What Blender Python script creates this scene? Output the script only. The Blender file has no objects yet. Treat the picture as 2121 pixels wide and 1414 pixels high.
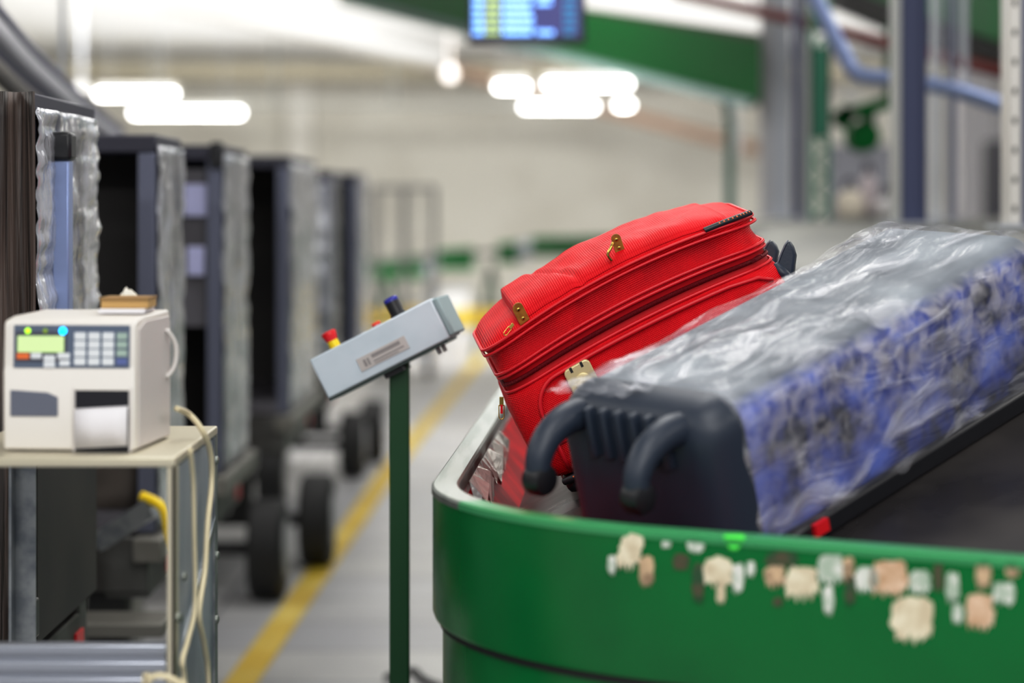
import bpy, bmesh, math, random
from mathutils import Vector, Matrix, noise
random.seed(7)
C = bpy.context.scene
COL = C.collection
F = 5000.0; CX = 1060.5; HY = 430.0; H = 1.65      # focal length in pixels, horizon row, eye height

def P(px, py, Y):
    """world point at depth Y seen at that place of the photograph"""
    return Vector(((px - CX) * Y / F, Y, H + (HY - py) * Y / F))
def PZ(px, py, Z):
    Y = F * (H - Z) / (py - HY)
    return Vector(((px - CX) * Y / F, Y, Z))

# ------------------------------------------------------------------ materials
MATS = {}
def lin(c):
    return tuple((v / 12.92 if v <= .04045 else ((v + .055) / 1.055) ** 2.4) for v in c)
def S(r, g, b):
    return lin((r / 255, g / 255, b / 255))
def mat(name, col, rough=.5, metal=0., col2=None, cscale=5., cdetail=3., cpos=(.4, .6), bump=0., bscale=40., bdetail=4., bdist=.01,
        emit=None, estr=0., wave=None, coat=0., spec=.5, stretch=None, sheen=0., rough2=None, alpha=1.):
    if name in MATS: return MATS[name]
    m = bpy.data.materials.new(name); m.use_nodes = True
    nt = m.node_tree; N = nt.nodes; L = nt.links
    b = N['Principled BSDF']
    b.inputs['Base Color'].default_value = (*col, 1); b.inputs['Roughness'].default_value = rough
    b.inputs['Metallic'].default_value = metal
    b.inputs['Coat Weight'].default_value = coat; b.inputs['Coat Roughness'].default_value = .08
    b.inputs['Specular IOR Level'].default_value = spec
    b.inputs['Alpha'].default_value = alpha
    if sheen:
        b.inputs['Sheen Weight'].default_value = sheen
    if emit:
        b.inputs['Emission Color'].default_value = (*emit, 1); b.inputs['Emission Strength'].default_value = estr
    tc = N.new('ShaderNodeTexCoord'); vec = tc.outputs['Object']
    if stretch:
        mp = N.new('ShaderNodeMapping'); mp.inputs['Scale'].default_value = stretch
        L.new(vec, mp.inputs['Vector']); vec = mp.outputs['Vector']
    if col2 is not None or rough2 is not None:
        nz = N.new('ShaderNodeTexNoise'); nz.inputs['Scale'].default_value = cscale; nz.inputs['Detail'].default_value = cdetail
        L.new(vec, nz.inputs['Vector'])
        rp = N.new('ShaderNodeMapRange'); rp.inputs['From Min'].default_value = cpos[0]; rp.inputs['From Max'].default_value = cpos[1]
        L.new(nz.outputs['Fac'], rp.inputs['Value'])
        if col2 is not None:
            mx = N.new('ShaderNodeMix'); mx.data_type = 'RGBA'
            mx.inputs['A'].default_value = (*col, 1); mx.inputs['B'].default_value = (*col2, 1)
            L.new(rp.outputs['Result'], mx.inputs['Factor']); L.new(mx.outputs['Result'], b.inputs['Base Color'])
        if rough2 is not None:
            mr = N.new('ShaderNodeMapRange'); mr.inputs['To Min'].default_value = rough; mr.inputs['To Max'].default_value = rough2
            L.new(rp.outputs['Result'], mr.inputs['Value']); L.new(mr.outputs['Result'], b.inputs['Roughness'])
    last = None
    if bump:
        nb = N.new('ShaderNodeTexNoise'); nb.inputs['Scale'].default_value = bscale; nb.inputs['Detail'].default_value = bdetail
        L.new(vec, nb.inputs['Vector'])
        bp = N.new('ShaderNodeBump'); bp.inputs['Strength'].default_value = bump; bp.inputs['Distance'].default_value = bdist
        L.new(nb.outputs['Fac'], bp.inputs['Height']); last = bp
    if wave:
        for (axis, sc, st, dist) in wave:
            w = N.new('ShaderNodeTexWave'); w.wave_type = 'BANDS'; w.bands_direction = axis; w.inputs['Scale'].default_value = sc
            w.inputs['Distortion'].default_value = dist; w.inputs['Detail Scale'].default_value = 2
            L.new(vec, w.inputs['Vector'])
            bp = N.new('ShaderNodeBump'); bp.inputs['Strength'].default_value = st; bp.inputs['Distance'].default_value = .002
            L.new(w.outputs['Fac'], bp.inputs['Height'])
            if last: L.new(last.outputs['Normal'], bp.inputs['Normal'])
            last = bp
    if last: L.new(last.outputs['Normal'], b.inputs['Normal'])
    MATS[name] = m
    return m

# ------------------------------------------------------------------ mesh builder
MW = {}
BOW = [None]
def mw(o): return MW[o.name]
class MB:
    def __init__(s): s.v = []; s.f = []
    def add(s, vs, fs):
        k = len(s.v); s.v += [Vector(v) for v in vs]; s.f += [tuple(i + k for i in f) for f in fs]; return s
    def box(s, c, d, M=None):
        c = Vector(c); x, y, z = d[0] / 2, d[1] / 2, d[2] / 2
        vs = [Vector((a * x, b * y, e * z)) for a in (-1, 1) for b in (-1, 1) for e in (-1, 1)]
        if M: vs = [M @ v for v in vs]
        return s.add([c + v for v in vs], [(0, 1, 3, 2), (4, 6, 7, 5), (0, 4, 5, 1), (2, 3, 7, 6), (0, 2, 6, 4), (1, 5, 7, 3)])
    def bb(s, a, b):
        a = Vector(a); b = Vector(b)
        return s.box((a + b) / 2, [abs(q) for q in (b - a)])
    def beam(s, p, q, w, h, up=(0, 0, 1)):
        p = Vector(p); q = Vector(q); d = q - p; X = d.normalized(); Y = Vector(up).cross(X)
        if Y.length < 1e-5: Y = Vector((0, 1, 0)).cross(X)
        Y.normalize(); Z = X.cross(Y)
        return s.box((p + q) / 2, (d.length, w, h), Matrix((X, Y, Z)).transposed())
    def tube(s, pts, r, n=10, closed=False, rs=None):
        pts = [Vector(p) for p in pts]; m = len(pts); k = len(s.v)
        t0 = None; ref = None
        for i, p in enumerate(pts):
            a = pts[(i - 1) % m] if (closed or i > 0) else p
            b = pts[(i + 1) % m] if (closed or i < m - 1) else p
            t = (b - a).normalized()
            if ref is None:
                ref = Vector((0, 0, 1)) if abs(t.z) < .9 else Vector((1, 0, 0))
            ref = (ref - t * ref.dot(t)).normalized(); bn = t.cross(ref)
            rr = rs[i] if rs else r
            for j in range(n):
                an = 2 * math.pi * j / n
                s.v.append(p + (ref * math.cos(an) + bn * math.sin(an)) * rr)
        for i in range(m if closed else m - 1):
            for j in range(n):
                a = k + i * n + j; b = k + i * n + (j + 1) % n; i2 = (i + 1) % m
                s.f.append((a, b, k + i2 * n + (j + 1) % n, k + i2 * n + j))
        if not closed:
            s.f.append(tuple(k + j for j in range(n))[::-1]); s.f.append(tuple(k + (m - 1) * n + j for j in range(n)))
        return s
    def cyl(s, p, q, r, r2=None, n=24):
        return s.tube([p, q], r, n, rs=[r, r if r2 is None else r2])
    def lathe(s, p, axis, prof, n=32):
        """prof: (distance along axis, radius)"""
        axis = Vector(axis).normalized(); p = Vector(p)
        a = axis.orthogonal().normalized(); b = axis.cross(a); k = len(s.v)
        for (d, r) in prof:
            for j in range(n):
                an = 2 * math.pi * j / n
                s.v.append(p + axis * d + (a * math.cos(an) + b * math.sin(an)) * r)
        for i in range(len(prof) - 1):
            for j in range(n):
                s.f.append((k + i * n + j, k + i * n + (j + 1) % n, k + (i + 1) * n + (j + 1) % n, k + (i + 1) * n + j))
        s.f.append(tuple(k + j for j in range(n))[::-1]); s.f.append(tuple(k + (len(prof) - 1) * n + j for j in range(n)))
        return s
    def loft(s, rings, closed=True, c0=False, c1=False):
        k = len(s.v); n = len(rings[0])
        for r in rings: s.v += [Vector(v) for v in r]
        for i in range(len(rings) - 1):
            for j in range(n if closed else n - 1):
                a = k + i * n + j; b = k + i * n + (j + 1) % n
                s.f.append((a, b, b + n, a + n))
        if c0: s.f.append(tuple(k + j for j in range(n))[::-1])
        if c1: s.f.append(tuple(k + (len(rings) - 1) * n + j for j in range(n)))
        return s
    def grid(s, fn, nu, nv):
        return s.loft([[fn(i / nu, j / nv) for j in range(nv + 1)] for i in range(nu + 1)], closed=False)
    def prism(s, poly, off):
        off = Vector(off); k = len(s.v); n = len(poly)
        s.v += [Vector(p) for p in poly] + [Vector(p) + off for p in poly]
        s.f.append(tuple(k + i for i in range(n))[::-1]); s.f.append(tuple(k + n + i for i in range(n)))
        for i in range(n): s.f.append((k + i, k + (i + 1) % n, k + n + (i + 1) % n, k + n + i))
        return s
    def build(s, name, m, parent=None, smooth=False, bevel=0., local=False, thick=0., seg=2, subsurf=0, angle=40):
        me = bpy.data.meshes.new(name)
        vs = s.v
        if parent is not None and not local:
            iv = mw(parent).inverted(); vs = [iv @ v for v in vs]
        if local and BOW[0]: vs = [BOW[0](v) for v in vs]
        me.from_pydata([tuple(v) for v in vs], [], s.f); me.update()
        bm = bmesh.new(); bm.from_mesh(me); bmesh.ops.recalc_face_normals(bm, faces=bm.faces); bm.to_mesh(me); bm.free()
        me.materials.append(m)
        o = bpy.data.objects.new(name, me); COL.objects.link(o)
        if smooth:
            for p in me.polygons: p.use_smooth = True
            if smooth == 'auto':
                me.set_sharp_from_angle(angle=math.radians(angle))
        if thick:
            md = o.modifiers.new('s', 'SOLIDIFY'); md.thickness = thick; md.offset = 0
        if bevel:
            md = o.modifiers.new('b', 'BEVEL'); md.width = bevel; md.segments = seg; md.limit_method = 'ANGLE'; md.angle_limit = math.radians(35)
            md.harden_normals = False
            for p in me.polygons: p.use_smooth = True
            me.set_sharp_from_angle(angle=math.radians(50))
        if subsurf:
            md = o.modifiers.new('u', 'SUBSURF'); md.levels = subsurf; md.render_levels = subsurf
        if parent is not None:
            o.parent = parent; MW[o.name] = mw(parent).copy()
        else: MW[o.name] = Matrix.Identity(4)
        return o
def thing(name, label, cat, loc=(0, 0, 0), group=None, M=None):
    o = bpy.data.objects.new(name, None); COL.objects.link(o); o.empty_display_size = .1
    Mx = Matrix.Translation(Vector(loc)) @ (M.to_4x4() if M else Matrix.Identity(4))
    o.matrix_world = Mx; MW[o.name] = Mx
    o['label'] = label; o['category'] = cat
    if group: o['group'] = group
    return o
def tag(o, label, cat, group=None):
    o['label'] = label; o['category'] = cat
    if group: o['group'] = group
    return o
def struct(o, label=None):
    o['kind'] = 'structure'
    if label: o['label'] = label
    return o
def smooth_path(pts, n=6):
    pts = [Vector(p) for p in pts]; out = []
    for i in range(len(pts) - 1):
        p0 = pts[max(i - 1, 0)]; p1 = pts[i]; p2 = pts[i + 1]; p3 = pts[min(i + 2, len(pts) - 1)]
        for k in range(n):
            t = k / n
            out.append(.5 * ((2 * p1) + (p2 - p0) * t + (2 * p0 - 5 * p1 + 4 * p2 - p3) * t * t + (3 * p1 - p0 - 3 * p2 + p3) * t ** 3))
    out.append(pts[-1]); return out
def nz(x, y=0, z=0): return noise.noise(Vector((x, y, z)))

# ------------------------------------------------------------------ palette
m_wall = mat('wall_paint', S(226, 224, 216), .8, col2=S(214, 211, 202), cscale=.6)
m_ceil = mat('ceiling_paint', S(236, 236, 234), .9)
m_beam = mat('beam_paint', S(176, 170, 152), .8)
m_green = mat('green_paint', S(0, 112, 50), .24, col2=S(0, 102, 46), cscale=3, spec=.35, bump=.02, bscale=3)
m_green_far = mat('green_paint_far', S(0, 92, 36), .6, spec=.15)
m_green_dk = mat('green_post_paint', S(6, 72, 32), .45)
m_green_lt = mat('green_edge_paint', S(60, 150, 96), .3)
m_teal = mat('teal_green_paint', S(36, 110, 84), .45)
m_galv = mat('galvanised_steel', S(170, 174, 176), .38, .85, col2=S(130, 136, 142), cscale=18, bump=.05, bscale=30)
m_steel = mat('brushed_steel', S(164, 168, 162), .42, .8, col2=S(140, 146, 140), cscale=40, stretch=(1, .06, 1), bump=.05, bscale=60)
m_bumper = mat('worn_bumper_steel', S(168, 150, 148), .1, .95, col2=S(120, 100, 98), cscale=9, bump=.06, bscale=8, bdist=.02)
m_deck = mat('black_carousel_plate', S(38, 36, 37), .26, col2=S(60, 57, 56), cscale=6, bump=.06, bscale=5, spec=.1, rough2=.42, cpos=(.35, .75))
m_cover_plates = mat('grey_cover_and_upper_plates', S(104, 104, 98), .5, 0, col2=S(84, 85, 80), cscale=3, stretch=(1, .1, 1))
m_black = mat('black_rubber', S(22, 22, 24), .6)
m_blackp = mat('black_plastic', S(24, 25, 30), .38)
m_navy = mat('navy_black_plastic', S(40, 50, 66), .42, bump=.04, bscale=200)
m_hub = mat('wheel_hub_grey', S(170, 170, 172), .45, .4)
m_red_strap = mat('red_plastic', S(214, 24, 34), .35)
m_yellow = mat('yellow_plastic', S(236, 204, 20), .4)
m_blue = mat('blue_plastic', S(40, 44, 150), .35)
m_boxgrey = mat('control_box_grey', S(206, 217, 226), .42, col2=S(196, 209, 218), cscale=8)
m_boxend = mat('control_box_end', S(150, 168, 172), .45)
m_gold = mat('brass', S(214, 178, 92), .22, 1.)
m_goldp = mat('pale_gold_plastic', S(220, 205, 160), .3, .25)
m_leather = mat('tan_leather', S(176, 116, 42), .45, col2=S(150, 92, 30), cscale=60, bump=.1, bscale=400, bdist=.001)
RED = S(228, 8, 26); RED2 = S(214, 6, 22)
m_red = mat('red_ribbed_nylon', RED, .5, col2=RED2, cscale=14, wave=[('Z', 95, .5, 0), ('X', 95, .35, 0)], spec=.22, bump=.12, bscale=16, bdetail=1., bdist=.02)
m_redlid = mat('red_ribbed_nylon_lid', RED, .5, col2=RED2, cscale=14, wave=[('X', 70, .55, 0), ('Y', 120, .3, 0)], spec=.22, bump=.14, bscale=14, bdetail=1., bdist=.02)
m_redgus = mat('red_ribbed_nylon_gusset', RED, .5, col2=S(200, 10, 26), cscale=10, wave=[('X', 105, .45, 0), ('Z', 80, .45, 0)], spec=.22, bump=.35, bscale=11, bdetail=1.5, bdist=.03)
m_redpipe = mat('red_piping', S(214, 20, 36), .4)
m_reddark = mat('dark_red_zip_tape', S(186, 8, 22), .6, spec=.2)
m_zip = mat('dark_red_zip_teeth', S(128, 12, 26), .5, spec=.2, wave=[('X', 150, 1., 0)])
m_piprow = mat('black_cord_trim', S(28, 28, 34), .4)
m_orange = mat('orange_stud', S(240, 120, 60), .35)
m_silver_film = mat('clear_crumpled_sheeting', S(236, 238, 244), .18, .4, col2=S(104, 106, 116), cscale=5, stretch=(1, 1, .35), bump=.6, bscale=12, bdist=.05, cpos=(.35, .7))
m_cartframe = mat('cart_frame_grey', S(108, 112, 132), .4, .5)
m_cartdark = mat('cart_inside_dark', S(34, 31, 32), .6, col2=S(52, 48, 46), cscale=2.5, cpos=(.45, .7))
m_cartnavy = mat('cart_header_navy', S(46, 46, 62), .5)
m_cartgrey = mat('cart_panel_grey', S(92, 90, 98), .55, col2=S(70, 68, 74), cscale=3)
m_chassis = mat('cart_chassis_grey', S(92, 92, 90), .5, .4, col2=S(60, 58, 56), cscale=6)
m_chassis_lt = mat('cart_bed_edge', S(118, 116, 110), .5, .3)
m_curtain = mat('dark_ribbed_curtain', S(88, 74, 68), .45, col2=S(44, 38, 36), cscale=60, stretch=(1, 1, .03), bump=.8, bscale=80, bdist=.012)
m_white = mat('white_plastic', S(214, 212, 208), .4)
m_print = mat('printer_beige', S(218, 214, 208), .42)
m_print_sh = mat('printer_side_beige', S(206, 202, 200), .45)
m_panel = mat('printer_panel_slate', S(92, 104, 124), .4)
m_window = mat('printer_window_smoke', S(110, 114, 128), .25)
m_lcd = mat('lcd_glow', S(190, 214, 160), .4, emit=S(180, 210, 140), estr=.35)
m_ledg = mat('led_green', S(150, 210, 30), .3, emit=S(160, 220, 40), estr=2.2)
m_ledd = mat('led_dim_green', S(120, 140, 40), .3, emit=S(130, 160, 40), estr=.6)
m_ledc = mat('led_cyan', S(0, 180, 255), .3, emit=S(0, 170, 255), estr=5.)
m_key = mat('key_white', S(214, 218, 222), .45)
m_keyg = mat('key_grey_green', S(160, 178, 170), .45)
m_keyb = mat('key_blue', S(96, 110, 160), .45)
m_keyo = mat('key_orange', S(222, 118, 56), .45)
m_paper = mat('paper_white', S(226, 224, 228), .7)
m_card = mat('kraft_cardboard', S(190, 158, 104), .8)
m_cable = mat('beige_cable', S(206, 196, 168), .5)
m_alu = mat('aluminium_profile', S(176, 180, 190), .35, .7)
m_stand = mat('stand_beige_steel', S(196, 190, 172), .45, .4)
m_mon = mat('monitor_bezel', S(22, 26, 52), .35)
m_brown = mat('brown_pipe_paint', S(164, 140, 122), .6)
m_maroon = mat('maroon_pipe_paint', S(96, 26, 22), .45)
m_bluepost = mat('slate_blue_steel', S(62, 70, 106), .45)
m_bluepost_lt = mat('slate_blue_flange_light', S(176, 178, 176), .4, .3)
m_rail = mat('pale_blue_rail', S(150, 166, 206), .35, .4)
m_greyp = mat('grey_post', S(176, 180, 188), .5, .1)
m_duct = mat('duct_grey', S(164, 164, 172), .5)
m_ductedge = mat('duct_navy_edge', S(48, 50, 82), .5)
m_glow = mat('fluorescent_tube', (1, 1, 1), .5, emit=(1, .99, .95), estr=16)

# ------------------------------------------------------------------ the setting
def floor_material():
    m = bpy.data.materials.new('concrete_floor'); m.use_nodes = True; nt = m.node_tree; N = nt.nodes; L = nt.links
    b = N['Principled BSDF']; tc = N.new('ShaderNodeTexCoord')
    br = N.new('ShaderNodeTexBrick'); br.inputs['Scale'].default_value = 1.0; br.offset = 0.0
    br.inputs['Brick Width'].default_value = 1.2; br.inputs['Row Height'].default_value = .6; br.inputs['Mortar Size'].default_value = .012
    br.inputs['Color1'].default_value = (*S(176, 176, 180), 1); br.inputs['Color2'].default_value = (*S(192, 191, 190), 1)
    br.inputs['Mortar'].default_value = (*S(128, 128, 132), 1)
    L.new(tc.outputs['Object'], br.inputs['Vector'])
    nzt = N.new('ShaderNodeTexNoise'); nzt.inputs['Scale'].default_value = .9; nzt.inputs['Detail'].default_value = 5
    L.new(tc.outputs['Object'], nzt.inputs['Vector'])
    mx = N.new('ShaderNodeMix'); mx.data_type = 'RGBA'; mx.blend_type = 'MULTIPLY'; mx.inputs['Factor'].default_value = .5
    rp = N.new('ShaderNodeValToRGB'); rp.color_ramp.elements[0].color = (.6, .6, .62, 1); rp.color_ramp.elements[0].position = .35
    rp.color_ramp.elements[1].position = .65
    L.new(nzt.outputs['Fac'], rp.inputs['Fac']); L.new(br.outputs['Color'], mx.inputs['A']); L.new(rp.outputs['Color'], mx.inputs['B'])
    L.new(mx.outputs['Result'], b.inputs['Base Color']); b.inputs['Roughness'].default_value = .34
    return m
struct(MB().box((0, 20, -.05), (16, 46, .1)).build('floor', floor_material()), 'pale grey concrete floor with slab joints')
struct(MB().box((0, 42.1, 2.1), (16, .2, 4.4)).build('wall_back', m_wall), 'cream back wall of the hall')
struct(MB().box((-8.05, 20, 2.1), (.1, 46, 4.4)).build('wall_left', m_wall))
struct(MB().box((8.05, 20, 2.1), (.1, 46, 4.4)).build('wall_right', mat('right_wall_grey', S(176, 176, 182), .8)))
struct(MB().box((0, 20, 4.3), (16, 46, .2)).build('ceiling', m_ceil), 'white ceiling of the hall')
def strip(name, pts, w, m, z=.004):
    mb = MB(); rows = []
    for i, p in enumerate(pts):
        a = pts[max(i - 1, 0)]; b = pts[min(i + 1, len(pts) - 1)]
        d = (Vector(b) - Vector(a)); d.normalize(); nrm = Vector((-d.y, d.x, 0))
        q = Vector((p[0], p[1], z)); rows.append([q - nrm * w / 2, q + nrm * w / 2])
    return mb.loft(rows, closed=False).build(name, m)
m_line = mat('yellow_floor_paint', S(190, 160, 20), .5, col2=S(206, 186, 90), cscale=2.5, cpos=(.45, .75))
ln = [PZ(372, 1560, 0), PZ(500, 1414, 0), PZ(622, 1240, 0), PZ(735, 1080, 0), PZ(795, 990, 0), PZ(866, 900, 0), PZ(948, 800, 0), PZ(1000, 735, 0)]
struct(strip('trim_1', ln, .115, m_line), 'yellow painted lane line on the floor')
# pilaster, ceiling beams, cable tray on the back wall
struct(MB().bb((-3.9, 41.7, 0), (-3.45, 42, 4.2)).build('trim_2', mat('pilaster_paint', S(236, 234, 228), .8)), 'pale pilaster on the back wall')
a = P(140, 146, 39); 
struct(MB().bb((-8, 38.8, 3.72), (8, 39.2, 3.98)).build('trim_3', m_beam), 'beige ceiling beam across the hall')
tray = MB()
tray.bb((-6, 36.5, 3.2), (1.5, 36.7, 3.25))
for x in (-5.4, -3.6, -1.8, 0, 1.4): tray.bb((x - .02, 36.58, 3.25), (x + .02, 36.62, 4.2))
tag(tray.build('cable_tray', mat('tray_grey', S(140, 142, 140), .6)), 'thin grey cable tray hung below the beige ceiling beam', 'cable tray')

# fluorescent lamps
def lamp(x0, x1, py, Y, label, ph=9):
    p = P(x0, py, Y); q = P(x1, py, Y)
    c = (p + q) / 2; t = thing('fluorescent_lamp', label, 'lamp', (c.x, Y, c.z), 'fluorescent tube lamps under the ceiling')
    r = .03
    MB().cyl(p, q, r, n=12).build('tube', m_glow, t, smooth='auto')
    b = MB().bb((p.x - .03, Y - .06, c.z + .055), (q.x + .03, Y + .06, c.z + .11))
    for x in (p.x - .012, q.x + .012): b.bb((x - .012, Y - .03, c.z - .03), (x + .012, Y + .03, c.z + .06))
    b.build('housing', m_white, t)
    for f in (.15, .85):
        x = p.x + (q.x - p.x) * f; MB().cyl((x, Y, c.z + .11), (x, Y, 4.21), .006, n=6).build('hanger', m_greyp, t)
lamp(204, 362, 195, 31, 'upper left lit fluorescent tube lamp above the cart row')
lamp(276, 500, 234, 35, 'lower left lit fluorescent tube lamp above the carts')
lamp(1030, 1090, 180, 31, 'short lit tube lamp at the left of the upper right pair')
lamp(1132, 1302, 174, 31.6, 'bright lit tube lamp right of the short one below the monitor')
lamp(1084, 1232, 221, 36, 'lower long lit tube lamp below the monitor')
lamp(1278, 1306, 218, 37, 'smallest lit tube lamp at the lower right of the group')
lamp(166, 172, 197, 27, 'tiny lit lamp end at the edge of the overhead duct', 6)

# overhead ducts and pipes
t = thing('ceiling_duct', 'white boxed duct running diagonally under the ceiling', 'duct', P(600, 60, 33))
MB().beam(P(250, -30, 30), P(905, 118, 37), .34, .22).build('duct_body', m_ceil, t, bevel=.02)
MB().beam(P(250, -8, 30), P(905, 136, 37), .36, .05).build('bottom_flange', mat('duct_flange', S(200, 198, 194), .7), t)
t = thing('brown_pipe', 'pale brown pipe sloping down along the back wall', 'pipe', P(1200, 215, 38))
pp = [P(840, 118, 38), P(1220, 216, 38), P(1600, 318, 38)]
MB().tube(pp, .1, 12).build('pipe_run', m_brown, t, smooth=True)
cl = MB()
for f in (.1, .5, .9):
    q = pp[0].lerp(pp[2], f); cl.bb((q.x - .03, 37.85, q.z - .13), (q.x + .03, 38.15, q.z + .13)); cl.bb((q.x - .015, 37.98, q.z + .1), (q.x + .015, 38.02, 4.2))
cl.build('pipe_clamp', m_greyp, t)
tag(MB().lathe(P(932, 152, 30), (0, 0, 1), [(-.09, .02), (-.07, .06), (0, .08), (.06, .06), (.1, .02), (.12, .01), (1.2, .01)], 16)
    .build('pendant_lamp', mat('lamp_globe', S(236, 226, 218), .3, emit=(1, .93, .88), estr=1.2), smooth=True), 'small round white pendant lamp left of the lit tubes', 'lamp')

# departures monitor
mo = thing('flight_monitor', 'dark framed monitor with blue rows hanging from the ceiling', 'monitor', P(1090, 92, 10))
Y = 10; ml = P(976, 90, Y); mr = P(1206, 84, Y); z1 = ml.z + .36
MB().bb((ml.x - .012, Y, ml.z), (mr.x + .014, Y + .06, z1)).build('bezel', m_mon, mo, bevel=.008)
scr = MB().bb((ml.x + .006, Y - .004, ml.z + .028), (mr.x - .008, Y + .002, z1 - .02)).build('screen', mat('screen_navy', S(24, 30, 110), .25, emit=S(30, 40, 130), estr=.55), mo)
m_rowb = mat('screen_rows_blue', S(120, 170, 250), .3, emit=S(135, 185, 255), estr=3.0)
m_rowy = mat('screen_rows_green', S(180, 210, 120), .3, emit=S(190, 215, 130), estr=1.3)
m_rowt = mat('screen_rows_teal', S(20, 130, 170), .3, emit=S(20, 140, 180), estr=.9)
cols = [(980, 1000, m_rowb), (1004, 1038, m_rowy), (1042, 1104, m_rowb), (1112, 1146, m_rowb), (1168, 1192, m_rowt)]
for ci, (xa, xb, m) in enumerate(cols):
    r = MB()
    for k in range(9):
        y = 72 - k * 15.5
        if ci == 3 and k in (1, 2, 3): continue
        rr = random.uniform(-8, 0) if ci in (2, 3) else 0
        x = xa
        while x < xb + rr - 2:      # glyph-sized dashes
            w = random.uniform(4, 9); p = P(x, y, Y - .006); q = P(min(x + w, xb), y - 8.5, Y - .006)
            r.bb((p.x, Y - .007, p.z), (q.x, Y - .005, q.z)); x += w + 1.6
    r.build('text_row', m, scr)
MB().bb((-.02 + (ml.x + mr.x) / 2, Y + .06, z1 - .2), (.02 + (ml.x + mr.x) / 2, Y + .1, 4.21)).build('hanger_pole', m_greyp, mo)

# ------------------------------------------------------------------ baggage carousel
LX = lambda y: -.138 + .048 * (y - 4.44)
Lp = Vector((-.138, 4.44)); Ld = Vector((-.048, -1)).normalized(); Ln = Vector((1, -.048)).normalized()
Fp = Vector((.4475, 3.555)); Fd = Vector((.85, -.52)).normalized(); Fn = Vector((.52, .85)).normalized()
# tangent arc
R = .75
# centre: distance R from both lines
a11, a12, b1 = Ln.x, Ln.y, R + Ln.dot(Lp); a21, a22, b2 = Fn.x, Fn.y, R + Fn.dot(Fp)
det = a11 * a22 - a12 * a21
AC = Vector(((b1 * a22 - a12 * b2) / det, (a11 * b2 - b1 * a21) / det))
ang0 = math.atan2(-Ln.y, -Ln.x); ang1 = math.atan2(-Fn.y, -Fn.x)
if ang0 > 0: ang0 -= 2 * math.pi
path = []
YB = 14.7
n1 = 14; st = Vector((LX(YB), YB)); tp = AC - Ln * R
for i in range(n1): path.append(st.lerp(tp, i / n1))
na = 20
for i in range(na + 1):
    an = ang0 + (ang1 - ang0) * i / na
    path.append(AC + R * Vector((math.cos(an), math.sin(an))))
fe = Fp + Fd * 2.3; tf = AC - Fn * R
for i in range(1, 9): path.append(tf.lerp(fe, i / 8))
def offs(pts, d):
    out = []
    for i, p in enumerate(pts):
        a = pts[max(i - 1, 0)]; b = pts[min(i + 1, len(pts) - 1)]; t = (b - a).normalized()
        out.append(p + Vector((-t.y, t.x)) * d)      # left of travel = inward here
    return out
# travel goes back->front->right, interior lies to the left
def sweep(prof, pts):
    return [[Vector((q.x, q.y, z)) for q in offs(pts, d)] for (d, z) in prof]
RZ = 1.157
car = thing('baggage_carousel', 'green sided baggage carousel with sloping black plates and steel rim', 'baggage carousel', (0, 4.5, 0))
def sw(name, prof, m, pts=path, smooth='auto'):
    rings = [[Vector((offs_d[i].x, offs_d[i].y, z)) for (offs_d, z) in [(offs(pts, d), z) for d, z in prof]] for i in range(len(pts))]
    return MB().loft(rings, closed=True, c0=True, c1=True).build(name, m, car, smooth=smooth)
sw('outer_panel', [(0, RZ - .012), (.012, RZ - .012), (.012, .925), (.004, .925), (0, .935)], m_green)
sw('lower_panel', [(.018, .93), (.03, .93), (.03, 0), (.018, 0)], m_green)
sw('panel_seam', [(.012, .926), (.02, .926), (.02, .912), (.012, .912)], m_black)
k_split = n1 + int(na * .42)
rim_prof = [(-.002, RZ - .014), (-.002, RZ - .004), (.002, RZ), (.043, RZ), (.047, RZ - .004), (.047, RZ - .03), (.042, RZ - .03), (.042, RZ - .012)]
sw('steel_rim', rim_prof, m_steel, path[:k_split + 1])
sw('green_rim', rim_prof, m_green_lt, path[k_split:])
sw('bumper_lip', [(.036, RZ - .012), (.044, RZ - .012), (.050, RZ - .050), (.040, RZ - .050)], m_bumper)
m_skirt = mat('bumper_red_reflection', S(196, 8, 28), .45, col2=S(150, 6, 20), cscale=7, bump=.05, bscale=12, spec=.06)  # red colour stands in for the suitcase's reflection in the bumper
sw('bumper_skirt', [(.047, RZ - .048), (.050, RZ - .046), (.150, .992), (.147, .985)], m_skirt)
def deck_h(x, y):
    p = Vector((x, y)); d1 = (p - Lp).dot(Ln); d2 = (p - Fp).dot(Fn)
    t1 = min(max(d1 / 1.15, 0), 1); t2 = min(max(d2 / 1.9, 0), 1)
    t = 1 - ((1 - t1) ** 8 + (1 - t2) ** 8) ** .125
    return .95 + .63 * max(min(t, 1), -.02), max(t, 0)
ys = [2.45 + .07 * i for i in range(66)]; ys += [ys[-1] + .25 * (i + 1) for i in range(int((YB - ys[-1]) / .25))]
inner = offs(path, .045)
def x_wall(y):
    best = None
    for i in range(len(inner) - 1):
        a, b = inner[i], inner[i + 1]
        if (a.y - y) * (b.y - y) <= 0 and abs(a.y - b.y) > 1e-6:
            f = (y - a.y) / (b.y - a.y); return a.x + (b.x - a.x) * f
    return inner[-1].x
us = [0, .01, .02, .04, .06, .09, .12, .16, .2, .25, .3, .36, .42, .5, .6, .7, .8, .9, 1.0]
rows = []
for y in ys:
    xw = x_wall(y); xe = 4.6
    rows.append([(lambda x: Vector((x, y, deck_h(x, y)[0])))(xw + (xe - xw) * u) for u in us])
dk = MB().loft(rows, closed=False)
allf = dk.f; verts = dk.v
def is_dark_plate(f):
    c = sum((verts[i] for i in f), Vector()) / 4; return deck_h(c.x, c.y)[1] < .72
d1 = MB(); d1.v = list(verts); d1.f = [f for f in allf if is_dark_plate(f)]
d2 = MB(); d2.v = list(verts); d2.f = [f for f in allf if not is_dark_plate(f)]
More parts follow.
